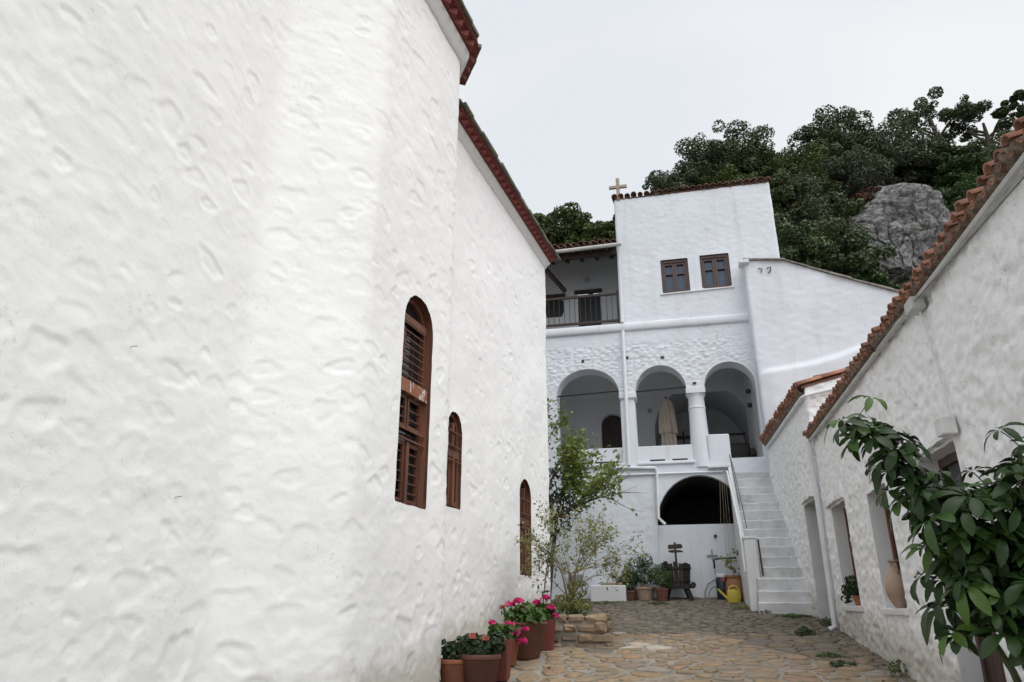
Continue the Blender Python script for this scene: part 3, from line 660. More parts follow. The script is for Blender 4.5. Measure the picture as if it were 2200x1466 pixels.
# loggia
i_ = MB(); i_.box((X0, FY+.02, 8.0), (-1.02, 18.6, 8.12)); i_.build('loggia_floor', m_inwall, mon)
pg = Path([(X0, 18.4), (-1.03, 18.4)], .1)
ld = rect(-2.28-X0, -1.64-X0, 8.0, 9.90); lw = rect(-3.22-X0, -2.68-X0, 9.24, 9.84)
wall('loggia_back_wall', pg, 8.0, 11.3, .08, m_inwall, mon, [ld, lw])
q = MB(); q.box((-2.28, 18.42, 8.1), (-1.64, 18.50, 9.86)); q.build('loggia_door', m_black, mon)
q = MB(); q.box((-2.36, 18.32, 9.88), (-1.58, 18.44, 9.97)); q.build('door_lintel', m_dkwood, mon)
q = MB(); q.box((-3.22, 18.43, 9.24), (-2.68, 18.5, 9.84)); q.build('loggia_window', m_black, mon)
q = MB(); q.box((-3.3, 18.33, 9.84), (-2.62, 18.43, 9.92)); q.build('window_lintel', m_dkwood, mon)
for k in range(5):
    q = MB(); q.bar((-3.18+.11*k, 18.38, 9.24), (-3.18+.11*k, 18.38, 9.84), .012, .012); q.build('window_bar', m_black, mon)
q = MB(); q.tube([(-1.98, 18.36, 10.22), (-1.98, 18.25, 10.25)], .02, 6); q.lathe([(.02, -.02), (.06, -.01), (.075, .05), (.03, .09)], (-1.98, 18.22, 10.2), 10); q.build('lamp', m_grey, mon)
q = MB(); q.bar((X0, FY+.08, 9.03), (-1.03, FY+.08, 9.03), .06, .055); q.build('handrail', m_dkwood, mon)
q = MB(); q.bar((X0, FY+.08, 8.30), (-1.03, FY+.08, 8.30), .06, .05); q.build('bottom_rail', m_dkwood, mon)
q = MB(); q.bar((-1.055, FY+.08, 8.12), (-1.055, FY+.08, 9.12), .05, .05); q.build('post', m_dkwood, mon)
x = -1.20
while x > -4.6:
    q = MB(); q.bar((x, FY+.08, 8.32), (x, FY+.08, 9.0), .014, .014); q.build('baluster', m_black, mon); x -= .135
q = MB(); q.bar((-3.05, FY+.1, 10.15), (-2.50, FY+.95, 9.62), .09, .10); q.build('brace', m_dkwood, mon)
q = MB(); q.bar((X0, FY+.05, 10.20), (-1.03, FY+.05, 10.20), .10, .14); q.build('eave_beam', m_dkwood, mon)
b_ = MB(); rx0, rx1 = X0, -1.0
b_.add([(rx0, FY-.20, 10.27), (rx1, FY-.20, 10.27), (rx1, 19.4, 11.35), (rx0, 19.4, 11.35), (rx0, FY-.20, 10.30), (rx1, FY-.20, 10.30), (rx1, 19.4, 11.38), (rx0, 19.4, 11.38)], [(3, 2, 1, 0), (4, 5, 6, 7), (0, 1, 5, 4), (0, 4, 7, 3), (1, 2, 6, 5)]); b_.build('loggia_roof', m_dkwood, mon)
for k in range(9):
    x = -1.25-.42*k; q = MB(); q.bar((x, FY-.17, 10.22), (x, 18.38, 10.92), .07, .09); q.build('rafter', m_dkwood, mon)
tile_row(mon, (-4.6, FY-.26, 10.29), (-1.06, FY-.26, 10.29), (0, 1), .165, [m_tile], 3, .37, 8, .072)
q = MB(); q.tube([(-4.6, FY-.27, 10.17), (-.86, FY-.27, 10.24)], .05, 8); q.build('gutter', m_gutter, mon)
# white down pipes on the facade
q = MB(); q.tube([(-.95, FY-.22, 10.2), (-.95, FY-.08, 10.0), (-.96, FY-.06, 8.18)], .045, 8); q.build('downpipe', m_pipe, mon)
q = MB(); q.tube([(-.96, FY-.07, 7.95), (-.99, FY-.07, 4.72), (-1.0, FY-.08, 4.63)], .042, 8); q.build('downpipe', m_pipe, mon)
q = MB(); q.tube([(-1.3, FY-.05, 4.60), (-.42, FY-.05, 4.56), (-.385, FY-.05, 4.50), (-.42, FY-.05, 3.45), (-.28, FY-.03, 3.30)], .036, 8); q.build('downpipe', m_pipe, mon)
q = MB(); q.tube([(-1.3, FY-.04, 4.43), (1.08, FY-.04, 4.42)], .022, 8); q.build('water_pipe', m_pipe, mon)
q = MB(); q.box((.75, FY-.12, 4.50), (1.22, FY+.02, 4.56)); q.build('slab', m_fac2, mon, .01)
# putlog holes and fixings
for x, z in ((-1.98, 7.26), (-.90, 7.27), (-.06, 7.22), (.63, 6.52)):
    q = MB(); q.box((x-.035, FY-.022, z-.03), (x+.035, FY+.05, z+.025), .008); q.build('putlog_hole', m_black, mon)
q = MB(); q.tube([(.78, FY+.15, 3.05), (.78, FY+.21, 3.05)], .035, 8); q.build('vent_hole', m_black, mon)

# cross on the tower roof
q = MB(); q.box((-.92, FY-.02, 11.66), (-.83, FY+.05, 12.36)); o = q.build('roof_cross', simple('weathered_cross_wood', (.40, .35, .28), (.28, .24, .19), 10, .9), None, .006)
q = MB(); q.box((-1.11, FY-.028, 12.05), (-.64, FY+.042, 12.13)); q.build('arm', o.data.materials[0], o, .006)
tag(o, 'plain pale wooden cross standing on the left corner of the tower roof', 'cross')

# ================================================================== SIDE BUILDING right of the tower
ext = thing('side_building', 'plain white building with sloping slate top joined to the right of the tower', 'building', (3.5, 16.2, 1.7))
pe = Path([(2.02, 17.2), (2.02, 16.15), (8.5, 16.15)], .035, .03)
def eu(x): return x-2.02+1.05
topl = [(2.0, 9.36), (2.9, 9.25), (3.85, 8.80), (5.1, 8.24), (8.5, 7.0)]
outer = [(-.2, 1.0), (eu(8.5), 1.0)]+[(eu(x), z) for x, z in topl[::-1]]+[(-.2, 9.4)]
def d_ext(U, Z):
    x = U-1.05+2.02; edge = 6.62+.12*(x-2)+.14*np.clip(x-3.1, 0, 9)**1.5    # thicker foot of the wall ends in a soft ledge
    return .10*sst((edge-Z)/.18)*sst((x-1.95)/.4)+.014*fbm(U/.6, Z/.45, 71, 4)+.008*fbm(U/.16, Z/.11, 73, 3)*sst((Z-edge)/.4)
wall('wall', pe, 1.2, 9.6, .035, m_fac2, ext, [], d_ext, outer)
rr = random.Random(9)
for (xa, za), (xb, zb) in zip(topl[:-1], topl[1:]):
    n = max(int((xb-xa)/.33), 1)
    for i in range(n):
        x0 = xa+(xb-xa)*i/n; x1 = xa+(xb-xa)*(i+1)/n; z0 = za+(zb-za)*i/n; z1 = za+(zb-za)*(i+1)/n; t_ = rr.uniform(.025, .05); f_ = rr.uniform(.04, .10)
        q = MB(); q.add([(x0, 16.15-f_, z0), (x1+.03, 16.15-f_, z1), (x1+.03, 18.5, z1+.1), (x0, 18.5, z0+.1), (x0, 16.15-f_, z0+t_), (x1+.03, 16.15-f_, z1+t_), (x1+.03, 18.5, z1+.1+t_), (x0, 18.5, z0+.1+t_)], [(3, 2, 1, 0), (4, 5, 6, 7), (0, 1, 5, 4), (1, 2, 6, 5), (2, 3, 7, 6), (3, 0, 4, 7)])
        q.build('slate', m_paleslate if 'm_paleslate' in globals() else globals().setdefault('m_paleslate', simple('pale_slate', (.30, .28, .25), (.16, .145, .125), 8, .9, 25, .5, .01, obrand=.25)), ext)
q = MB(); q.box((1.90, 16.02, 9.24), (2.12, 16.35, 9.33), .01); q.build('corner_slab', m_fac2, ext, .01)
q = MB(); q.tube([(2.32, 16.12, 9.1), (2.40, 16.10, 9.06), (2.36, 16.1, 8.98)], .014, 6); q.tube([(2.50, 16.12, 9.08), (2.60, 16.1, 9.10), (2.57, 16.1, 8.98), (2.52, 16.1, 8.95)], .014, 6); q.build('iron_hook', m_black, ext)

# ================================================================== ROW OF HOUSES on the right
h1_ = thing('cottage', 'low whitewashed rubble house with orange tiled eave running along the right', 'house', (2.6, 7.0, .75))
XR = 2.19
pr = Path([(XR, 12.0), (XR, 1.2)], .027)
def ru(y): return 12.0-y
rdoor = wob(rect(ru(7.17), ru(6.22), .3, 2.84), .010, 7); rw1 = wob(rect(ru(11.33), ru(10.40), 1.60, 2.93), .010, 8); rw2 = wob(rect(ru(9.20), ru(8.36), 1.58, 2.84), .010, 9)
def d_right(U, Z):
    y = 12-U; hi = sst((y-4)/6)
    return rubble(U, Z, 91, (.11, .085), .008, .013)+.017*fbm(U/.22, Z/.19, 95, 4, .6)-.034*sst((vn(U/.11, Z/.08, 97)-.30)/.12)*sst((vn(U/.7, Z/.7, 98)+.05)/.2)
wall('wall', pr, .1, 4.13, .025, m_right, h1_, [rdoor, rw1, rw2], d_right, fade=.07)
for P, nm in ((rdoor, 'door'), (rw1, 'window'), (rw2, 'window')):
    rv = reveal('reveal', pr, P, .17, m_plain, h1_)
    u0 = min(p[0] for p in P); u1 = max(p[0] for p in P); z0 = min(p[1] for p in P); z1 = max(p[1] for p in P); M_ = pr.frame((u0+u1)/2, 0); w = (u1-u0)/2
    q = MB(M_); q.box((-w-.05, -.24, z0-.05), (w+.05, -.20, z1+.05)); dobj = q.build(nm, m_dkbrown if 'm_dkbrown' in globals() else globals().setdefault('m_dkbrown', simple('deep_brown_door_paint', (.060, .026, .019), (.036, .018, .014), 6, .5, 20, .2, .004, stretch=(1, 1, .25))), h1_)
    f = MB(M_)
    for x0, x1, a0, a1 in ((-w, -w+.07, z0, z1), (w-.07, w, z0, z1), (-w+.07, w-.07, z1-.08, z1)): f.box((x0, -.205, a0), (x1, -.165, a1))
    f.build('frame', m_brown if nm == 'window' else m_plum, dobj)
    if nm == 'door':
        for k in range(5): q = MB(M_); q.box((-w+.075+k*(2*w-.15)/5, -.20, z0), (-w+.068+(k+1)*(2*w-.15)/5, -.185, z1-.55)); q.build('plank', m_dkbrown, dobj)
        q = MB(M_); q.box((-w+.08, -.20, z1-.50), (w-.08, -.192, z1-.09)); q.build('pane', m_glass, dobj)
    else:
        q = MB(M_); q.box((-.015, -.20, z0), (.015, -.18, z1-.08)); q.build('mullion', m_brown, dobj); q = MB(M_); q.box((-w+.07, -.20, z0+.03), (-.015, -.192, z1-.08)); q.build('pane', m_glass, dobj)
        q = MB(M_); q.box((-w-.10, -.17, z0-.055), (w+.06, .05, z0+.004), .006); q.build('sill', m_plain, h1_, .008)
rr = random.Random(77)
for yc, z, w in ((6.7, 2.86, 1.15), (10.87, 2.96, 1.1)):   # rough stone-and-plank lintels breaking through the plaster
    for k in range(6):
        y0 = yc+w*.55-k*w/6; q = MB(); l = w/6*rr.uniform(.8, 1.05); q.box((XR-.045-rr.uniform(0, .03), y0-l, z+rr.uniform(-.01, .01)), (XR+.05, y0, z+rr.uniform(.05, .13)), .012, rr); q.build('lintel_stone', m_right if k % 4 else m_plain, h1_)
# roof
b_ = MB(); zr0 = 4.125
b_.add([(XR-.06, 12.05, zr0), (XR-.06, 1.2, zr0), (6.0, 1.2, zr0+1.15), (6.0, 12.05, zr0+1.15), (XR-.06, 12.05, zr0+.05), (XR-.06, 1.2, zr0+.05), (6.0, 1.2, zr0+1.2), (6.0, 12.05, zr0+1.2)], [(0, 1, 2, 3), (7, 6, 5, 4), (0, 4, 5, 1), (3, 7, 4, 0), (1, 5, 6, 2)]); b_.build('roof', m_tile, h1_)
pr2 = Path([(XR, 12.0), (XR, 1.2)], .05)
us = np.linspace(0, 10.8, 300); V = []
prof = [(.00, 4.085), (.03, 4.095), (.06, 4.11), (.09, 4.13), (.09, 4.165), (-.02, 4.17)]
for u in us:
    for k, (d, z) in enumerate(prof):
        j = float(fbm(np.array([u*9.]), np.array([k*1.7]), 41, 4)[0])*.05; x, y = pr2.at(u, d+j); V.append((float(x), float(y), z+j*.6))
k = len(prof); F = [(i*k+j, (i+1)*k+j, (i+1)*k+j+1, i*k+j+1) for i in range(len(us)-1) for j in range(k-1)]
link('eave_mortar', npmesh('eave_mortar', np.array(V), F, False), m_mort, h1_)
tile_row(h1_, (XR-.12, 1.8, 4.105), (XR-.12, 11.98, 4.105), (1, 0), .150, [m_tile2], 2, .26, 17, .052)
q = MB(); q.tube([(XR-.055, 1.5, 4.035), (XR-.055, 6.2, 4.055), (XR-.055, 11.9, 4.055)], .025, 8); q.build('gutter', m_gutter, h1_)
q = MB(); q.box((XR-.13, 6.12, 3.95), (XR-.02, 6.32, 4.06)); q.build('gutter_box', m_gutter, h1_, .01)
q = MB(); q.tube([(XR-.07, 11.9, 4.04), (XR-.07, 11.93, 3.95), (XR-.06, 11.95, 3.0), (XR-.06, 12.02, 1.33), (XR-.14, 12.03, 1.28)], .042, 8); q.build('downpipe', m_pipe, h1_)
q = MB(); q.tube([(XR-.03, 7.6, 4.06), (XR-.18, 7.45, 4.06)], .012, 6); q.tube([(XR-.10, 7.52, 4.075), (XR-.14, 7.50, 4.11)], .012, 6); q.build('wall_bracket', simple('rusty_iron', (.14, .06, .035), (.07, .04, .03), 20, .8), h1_)
q = MB(); q.tube([(XR-.12, 7.5, 4.08), (XR-.10, 5.8, 3.99), (XR-.08, 4.1, 3.93), (XR-.06, 2.0, 3.95)], .0045, 5); o = q.build('wall_wire', m_wire, h1_)
q = MB(); q.tube([(XR-.05, 6.22, 4.05), (XR-.03, 6.19, 3.6), (XR-.03, 6.12, 3.2), (XR-.03, 6.10, 2.95)], .010, 6); q.build('cable', m_pipe, h1_)
q = MB(); q.box((XR-.03, 4.42, 3.0), (XR+.05, 4.60, 3.07), .015); q.build('wall_hole', m_black, h1_)
q = MB(); q.box((XR-.12, 6.06, 2.86), (XR-.01, 6.22, 3.0)); q.build('junction_box', m_whitep, h1_, .01)

h2_ = thing('cottage', 'narrow whitewashed house with tiled eave beside the stairs, beyond the long low house', 'house', (2.6, 14, 1.4))
pq = Path([(2.03, 16.2), (XR, 11.97), (5.0, 11.97)], .027, .0)
L2 = math.hypot(XR-2.03, 16.2-11.97)
def qu(y): return (16.2-y)/(16.2-11.97)*L2
qdoor = wob(rect(qu(13.30), qu(12.25), 1.1, 3.22), .012, 12); qniche = wob(rect(qu(15.85), qu(15.52), 2.35, 3.42), .010, 13)
def d_q(U, Z): return rubble(U, Z, 131, (.11, .085), .009, .014)+.012*fbm(U/.24, Z/.20, 135, 4, .65)-.02*sst((vn(U/.11, Z/.08, 137)-.32)/.12)*sst((vn(U/.7, Z/.7, 138)+.05)/.2)
zt2 = 4.93
outer2 = [(-.1, .9), (L2+3, .9), (L2+3, 5.75), (L2, 4.99), (L2, zt2), (-.1, zt2)]
wall('wall', pq, 1.0, 5.8, .027, m_right, h2_, [qdoor, qniche], d_q, outer2, fade=.07)
for P, nm in ((qdoor, 'door'), (qniche, 'wall_niche')):
    reveal('reveal', pq, P, .20, m_plain, h2_); u0 = min(p[0] for p in P); u1 = max(p[0] for p in P); z0 = min(p[1] for p in P); z1 = max(p[1] for p in P); M_ = pq.frame((u0+u1)/2, 0); w = (u1-u0)/2
    q = MB(M_); q.box((-w-.05, -.26, z0-.05), (w+.05, -.19, z1+.05)); q.build(nm, m_dkbrown if nm == 'door' else m_grey, h2_)
for k in range(5):
    y0 = 13.35-k*.22; q = MB(); q.box((XR-.09-rr.uniform(0, .03), y0-.2, 3.24), (XR+.05, y0, 3.24+rr.uniform(.05, .14)), .014, rr); q.build('lintel_stone', m_right, h2_)
us = np.linspace(0, L2, 120); V = []
prof = [(.00, 4.84), (.05, 4.865), (.085, 4.90), (.105, 4.935), (.09, 4.96), (-.02, 4.96)]
pq2 = Path([(2.03, 16.2), (XR, 11.97)], .05)
for u in us:
    for k, (d, z) in enumerate(prof):
        j = float(fbm(np.array([u*9.]), np.array([k*1.7]), 47, 3)[0])*.05; x, y = pq2.at(u, d+j); V.append((float(x), float(y), z+j*.6))
k = len(prof); F = [(i*k+j, (i+1)*k+j, (i+1)*k+j+1, i*k+j+1) for i in range(len(us)-1) for j in range(k-1)]
link('eave_mortar', npmesh('eave_mortar', np.array(V), F, False), m_mort, h2_)
tile_row(h2_, (XR-.15, 12.02, 4.90), (2.03-.15, 16.1, 4.90), (1, .04), .19, [m_tile2], 2, .25, 27, .08)
b_ = MB(); b_.add([(XR-.05, 11.95, 4.94), (5.0, 11.95, 5.64), (5.0, 16.2, 5.64), (2.0, 16.2, 4.94), (XR-.05, 11.95, 4.98), (5.0, 11.95, 5.68), (5.0, 16.2, 5.68), (2.0, 16.2, 4.98)], [(3, 2, 1, 0), (4, 5, 6, 7), (0, 1, 5, 4), (0, 4, 7, 3)]); b_.build('roof', m_tile, h2_)
vt = tile_mesh('verge_tile', .075, .065, .46, .014, m_tile2)
for k in range(6): link('tile', vt, None, h2_, (2.08+.40*k, 11.97, 4.985+.10*k), (math.atan(.25)*1, 0, -math.pi/2), None)
q = MB(); q.tube([(XR-.06, 16.0, 4.80), (XR-.03-.02, 12.1, 4.80), (XR+.0, 11.93, 4.78), (2.7, 11.9, 4.80)], .030, 8)
q = MB(); q.tube([(2.03-.05, 16.1, 4.80), (XR-.06, 12.0, 4.80), (XR-.02, 11.9, 4.80), (2.85, 11.89, 4.93)], .028, 8); q.build('gutter', m_pipe, h2_)

# ================================================================== STAIRCASE
st = thing('staircase', 'steep whitewashed stone staircase climbing beside the house to the arcade', 'staircase', (1.7, 14.2, 1.45))
zs_ = [1.67, 1.86, 2.08, 2.28, 2.47, 2.67, 2.85, 3.03, 3.22, 3.43, 3.61, 3.82, 4.0, 4.21, 4.39, 4.55, 4.705]
for i, z in enumerate(zs_):
    y = 13.7+.2*i; xr = XR-.02-.035*(y-12)+.10; zb = zs_[i-1]-.10 if i else 1.2
    if i < 3: xl = 1.27+.02*i; yl = y+.28-.14*i
    else: xl = 1.40 if i < 7 else 1.22; yl = y
    yb = y+.55 if i < 16 else 17.2
    P = [(xl, yl), (xr, y), (xr, max(yb, y+.6)), (xl, max(yb, yl+.3))]
    V = []; n = 10   # front edge worn and uneven
    rw_ = random.Random(i+100)
    fr = [(P[0][0]+(P[1][0]-P[0][0])*k/n, P[0][1]+(P[1][1]-P[0][1])*k/n+rw_.uniform(-.008, .008), rw_.uniform(-.009, .006)) for k in range(n+1)]
    V += [(x, yy_, zb) for x, yy_, dz in fr]+[(x, yy_-.006, z+dz-.02) for x, yy_, dz in fr]+[(x, yy_+.018, z+dz) for x, yy_, dz in fr]+[(P[3][0]+(P[2][0]-P[3][0])*k/n, P[3][1], z+.002) for k in range(n+1)]
    m_ = n+1; F = [(r_*m_+k, r_*m_+k+1, (r_+1)*m_+k+1, (r_+1)*m_+k) for r_ in range(3) for k in range(n)]
    V.append((P[3][0], P[3][1], zb)); F.append((0, m_, 2*m_, 3*m_, len(V)-1))
    q = MB(); q.add(V, F); q.build('step', m_stairw, st)
q = MB(); q.add([(1.18, 14.55, 1.3), (1.24, 14.55, 1.3), (1.24, 14.55, 2.4), (1.18, 14.55, 2.4), (1.18, 16.58, 1.3), (1.24, 16.58, 1.3), (1.24, 16.58, 4.60), (1.18, 16.58, 4.60)], [(0, 1, 2, 3), (0, 3, 7, 4), (3, 2, 6, 7), (1, 5, 6, 2)]); q.build('side_wall', m_plain, st)
q = MB(); q.box((1.17, 14.36, 1.3), (1.395, 14.95, 2.78)); q.build('newel_pier', m_plain, st, .02)
q = MB(); q.box((1.155, 14.345, 2.78), (1.41, 14.97, 2.83)); q.build('pier_cap', m_plain, st, .01)
q = MB(); q.tube([(1.14, FY-.05, 4.42), (1.145, 16.40, 4.38), (1.145, 15.47, 3.72), (1.145, 14.62, 3.02), (1.145, 14.5, 2.7), (1.145, 14.46, 2.2)], .026, 8); q.build('side_pipe', m_pipe, st)
q = MB(); q.tube([(1.24, 16.5, 4.78), (1.25, 15.9, 4.35), (1.27, 15.05, 3.45), (1.29, 14.85, 3.02)], .010, 6); q.tube([(1.24, 16.45, 4.75), (1.235, 15.8, 4.08), (1.24, 15.35, 3.55)], .010, 6); q.build('rail_cable', m_wire, st)
q = MB(); q.tube([(1.425, 14.36, 2.76), (1.43, 14.26, 2.12)], .016, 8); q.build('handrail', m_black, st)
q = MB(); q.tube([(XR-.12, 15.4, 2.9), (XR-.12, 15.36, 2.45), (XR-.14, 15.2, 2.30)], .018, 6); q.build('drain_pipe', m_black, st)

# ================================================================== PLANTS
def cloud(name, P, Nrm, size, mat, parent, seed=0, aspect=1.7, fold=.25, droop=0, sizevar=.4, tone=None, shape=0):
    """one mesh of small folded leaves at points P facing roughly along Nrm"""
    rg = np.random.RandomState(seed); n = len(P); P = np.asarray(P, float); Nrm = np.asarray(Nrm, float)
    Nn = Nrm+rg.normal(0, .55, (n, 3)); Nn /= np.linalg.norm(Nn, axis=1)[:, None]+1e-9
    T = rg.normal(0, 1, (n, 3)); T[:, 2] -= droop; T -= Nn*(T*Nn).sum(1)[:, None]; T /= np.linalg.norm(T, axis=1)[:, None]+1e-9
    B = np.cross(Nn, T); s = size*(1+rg.uniform(-sizevar, sizevar, n))[:, None]; w = s/aspect
    if shape == 0:   # rhombic leaf, folded on its midrib: 4 verts, 2 tris
        V = np.stack([P-T*s*.5, P+B*w*.5+Nn*w*fold+T*s*.05, P+T*s*.5, P-B*w*.5+Nn*w*fold+T*s*.05], 1).reshape(-1, 3)
        i = np.arange(n)*4; F = np.concatenate([np.stack([i, i+1, i+2], 1), np.stack([i, i+2, i+3], 1)]); nv = 4
    else:            # roundish leaf: 6-sided cup
        k = 6; V = np.zeros((n, k+1, 3)); V[:, 0] = P
        for j in range(k):
            a = 2*math.pi*j/k; V[:, j+1] = P+(T*math.cos(a)+B*math.sin(a)/aspect)*s*.5+Nn*s*fold*.4
        V = V.reshape(-1, 3); i = np.arange(n)*(k+1); F = np.concatenate([np.stack([i, i+1+j, i+1+(j+1) % k], 1) for j in range(k)]); nv = k+1
    me = npmesh(name, V, F, False)
    tn = np.repeat(rg.uniform(0, 1, n)*.8 if tone is None else tone, nv).astype(np.float32)
    at = me.attributes.new('tone', 'FLOAT', 'POINT'); at.data.foreach_set('value', tn)
    return link(name, me, mat, parent) if parent is not None or mat is None else link(name, me, mat)
def blobs_points(blobs, n, rg, inner=.55):
    B = np.array(blobs); w = B[:, 3]**2; k = rg.choice(len(B), int(n*2.2), p=w/w.sum()); d = rg.normal(0, 1, (len(k), 3)); d /= np.linalg.norm(d, axis=1)[:, None]
    r = B[k, 3]*(.62+.45*rg.uniform(0, 1, len(k))**.5); p = B[k, :3]+d*r[:, None]*np.array([1, 1, .8])
    ok = np.ones(len(p), bool)
    for c in B: ok &= np.linalg.norm((p-c[:3])/np.array([1, 1, .8]), axis=1) > c[3]*inner
    return p[ok][:n], d[ok][:n]
def crown_blobs(rg, R_, n, flat=.8, sub=(.30, .48)):
    out_ = []
    for i in range(n):
        d = rg.normal(0, 1, 3); d /= np.linalg.norm(d); d[2] = d[2]*flat; r = R_*(.35+.62*rg.uniform()**.7); out_.append((*(d*r), R_*rg.uniform(*sub)))
    out_.append((0, 0, 0, R_*.55)); return out_
m_l = [leafmat('holm_oak_leaf', [(.038, .060, .022), (.062, .092, .032), (.092, .128, .042)], .55, .12, .8),
       leafmat('olive_grey_leaf', [(.062, .08, .042), (.095, .115, .062), (.125, .145, .08)], .6, .12, .9),
       leafmat('bright_green_leaf', [(.035, .075, .022), (.06, .12, .032), (.085, .16, .042)], .5, .2, .8),
       leafmat('dry_russet_leaf', [(.075, .042, .026), (.10, .052, .033), (.13, .07, .042)], .7, .15, .9),
       leafmat('yellow_green_leaf', [(.06, .085, .018), (.085, .12, .026), (.12, .15, .035)], .55, .18, .8)]
# crown and trunk meshes of a few kinds, shared by the hillside trees
CR = []
for v in range(5):
    rg = np.random.RandomState(40+v); bl = crown_blobs(rg, 1.0, 80 if v < 3 else 30, .85, (.09, .24) if v < 3 else (.08, .20)); bl = bl if v < 3 else [x_ for x_ in bl[:-1] if x_[2] > -.35]; P, D = blobs_points(bl, 15000 if v < 3 else 4600, rg, .25)
    D[:, 2] += .35; CR.append((P, D))
def crown_mesh(v, mat, leaf, nm='crown'):
    P, D = CR[v]; rg = np.random.RandomState(v); n = len(P)
    o = cloud(nm, P, D, leaf, mat, None, 50+v, 1.6); me = o.data; bpy.data.objects.remove(o); return me
MESH = {}
def trunk_mesh(v, h):
    rg = random.Random(v+5); q = MB(); lean = rg.uniform(-.15, .15)
    q.tube([(0, 0, -h-.6), (lean*.3, 0, -h*.5), (lean, .05, -.35), (lean*1.4, 0, .2)], [.11, .085, .06, .03], 7)
    for k in range(6):
        a = rg.uniform(0, 6.28); z = rg.uniform(-.6, -.1); q.tube([(lean, .03, z), (lean+.35*math.cos(a), .35*math.sin(a), z+.35), (lean+.55*math.cos(a), .55*math.sin(a), z+.5)], [.04, .028, .012], 5)
    return q.mesh('trunk')
hill_trees = [  # centre of crown, radius, crown kind, leaf colour, stretch, label
 ((-4.25, 24.0, 14.9), 1.1, 0, 0, 1.0, 'dark shrubby tree just above the end of the church eave'),
 ((-3.2, 23.0, 14.1), 1.35, 1, 4, .9, 'rounded yellow-green tree above the loggia tiles'),
 ((-2.3, 22.5, 13.2), 1.15, 2, 4, .9, 'low yellow-green bush just above the middle of the loggia roof'),
 ((-1.35, 23.8, 14.4), .85, 0, 0, 1.1, 'dark green tree against the left edge of the tower'),
 ((.8, 27.0, 17.9), 1.35, 1, 1, .8, 'low grey-green tree right of the roof cross'),
 ((2.06, 28.0, 19.3), 1.75, 0, 0, .95, 'dark tree rising behind the left half of the tower roof'),
 ((3.6, 29.0, 20.4), 1.8, 2, 0, 1.0, 'tallest dark rounded tree behind the middle of the tower roof'),
 ((4.95, 29.0, 19.6), 1.5, 1, 0, .9, 'dark tree behind the right corner of the tower roof'),
 ((3.1, 27.0, 17.6), 1.4, 0, 4, .8, 'bright bush peeping over the middle of the tower tiles'),
 ((4.4, 26.0, 16.6), 1.35, 2, 4, .9, 'green bush touching the right end of the tower tiles'),
 ((6.1, 29.0, 19.0), 1.9, 1, 4, .9, 'mid-green tree on the slope right of the tower top'),
 ((5.7, 27.0, 16.0), 1.85, 0, 1, 1.0, 'grey-green tree halfway up the right side of the tower'),
 ((6.3, 25.3, 13.2), 1.5, 2, 0, 1.0, 'dark tree left of the boulder, over the sloping slate top'),
 ((4.8, 24.0, 13.2), 1.4, 1, 0, 1.0, 'dark tree filling the gap between tower wall and slate top'),
 ((7.0, 25.6, 12.1), 1.0, 0, 2, 1.0, 'green bush at the lower left foot of the boulder'),
 ((7.3, 27.6, 15.4), 1.5, 2, 0, 1.0, 'dark leafy tree hugging the upper left of the boulder'),
 ((9.0, 32.0, 22.6), 2.1, 0, 0, .9, 'large dark tree on the skyline above the russet bush'),
 ((10.6, 32.0, 21.7), 2.2, 1, 1, .9, 'large olive-grey tree on the skyline above the boulder'),
 ((8.7, 30.0, 19.2), 1.9, 2, 1, .9, 'olive-grey tree between the skyline trees and the boulder'),
 ((7.9, 31.0, 20.6), 1.7, 1, 0, .9, 'dark tree on the skyline at the dip left of the tall trees'),
 ((12.2, 34.0, 22.9), 1.75, 2, 0, .9, 'dark tree on the skyline left of the open airy tree'),
 ((12.0, 33.0, 21.4), 1.6, 0, 0, .8, 'dark tree directly above the top of the boulder'),
 ((15.2, 36.0, 26.0), 1.9, 3, 0, 1.0, 'airy tree with bare trunk and sky showing through it'),
 ((17.4, 36.0, 25.2), 2.1, 4, 0, .75, 'wide flat-topped tree at the right end of the skyline'),
 ((13.9, 31.5, 19.5), 1.5, 1, 2, .85, 'bright green bush between the boulder and the tiled eave'),
 ((13.4, 33.0, 21.2), 1.6, 2, 0, .7, 'dark low tree at the foot of the airy tree'),
 ((8.5, 27.6, 17.0), .6, 0, 3, .9, 'russet dry bush on top left of the boulder'),
 ((16.2, 33.5, 20.6), 1.6, 1, 0, .7, 'dark bush showing just above the orange tiled eave'),
 ((13.2, 30.0, 17.6), 1.6, 2, 2, .8, 'bright green bush right of the boulder, lowest against the tiled eave'),
 ((12.0, 29.5, 16.2), 1.5, 0, 0, .9, 'dark bush squeezed between the boulder and its right neighbour'),
 ((15.2, 32.5, 20.9), 2.0, 1, 0, .7, 'dark spreading bush under the airy tree beside the tiled eave'),
 ((18.9, 35.0, 25.6), 1.0, 4, 0, .9, 'small tree at the right edge of the picture above the tiles')]
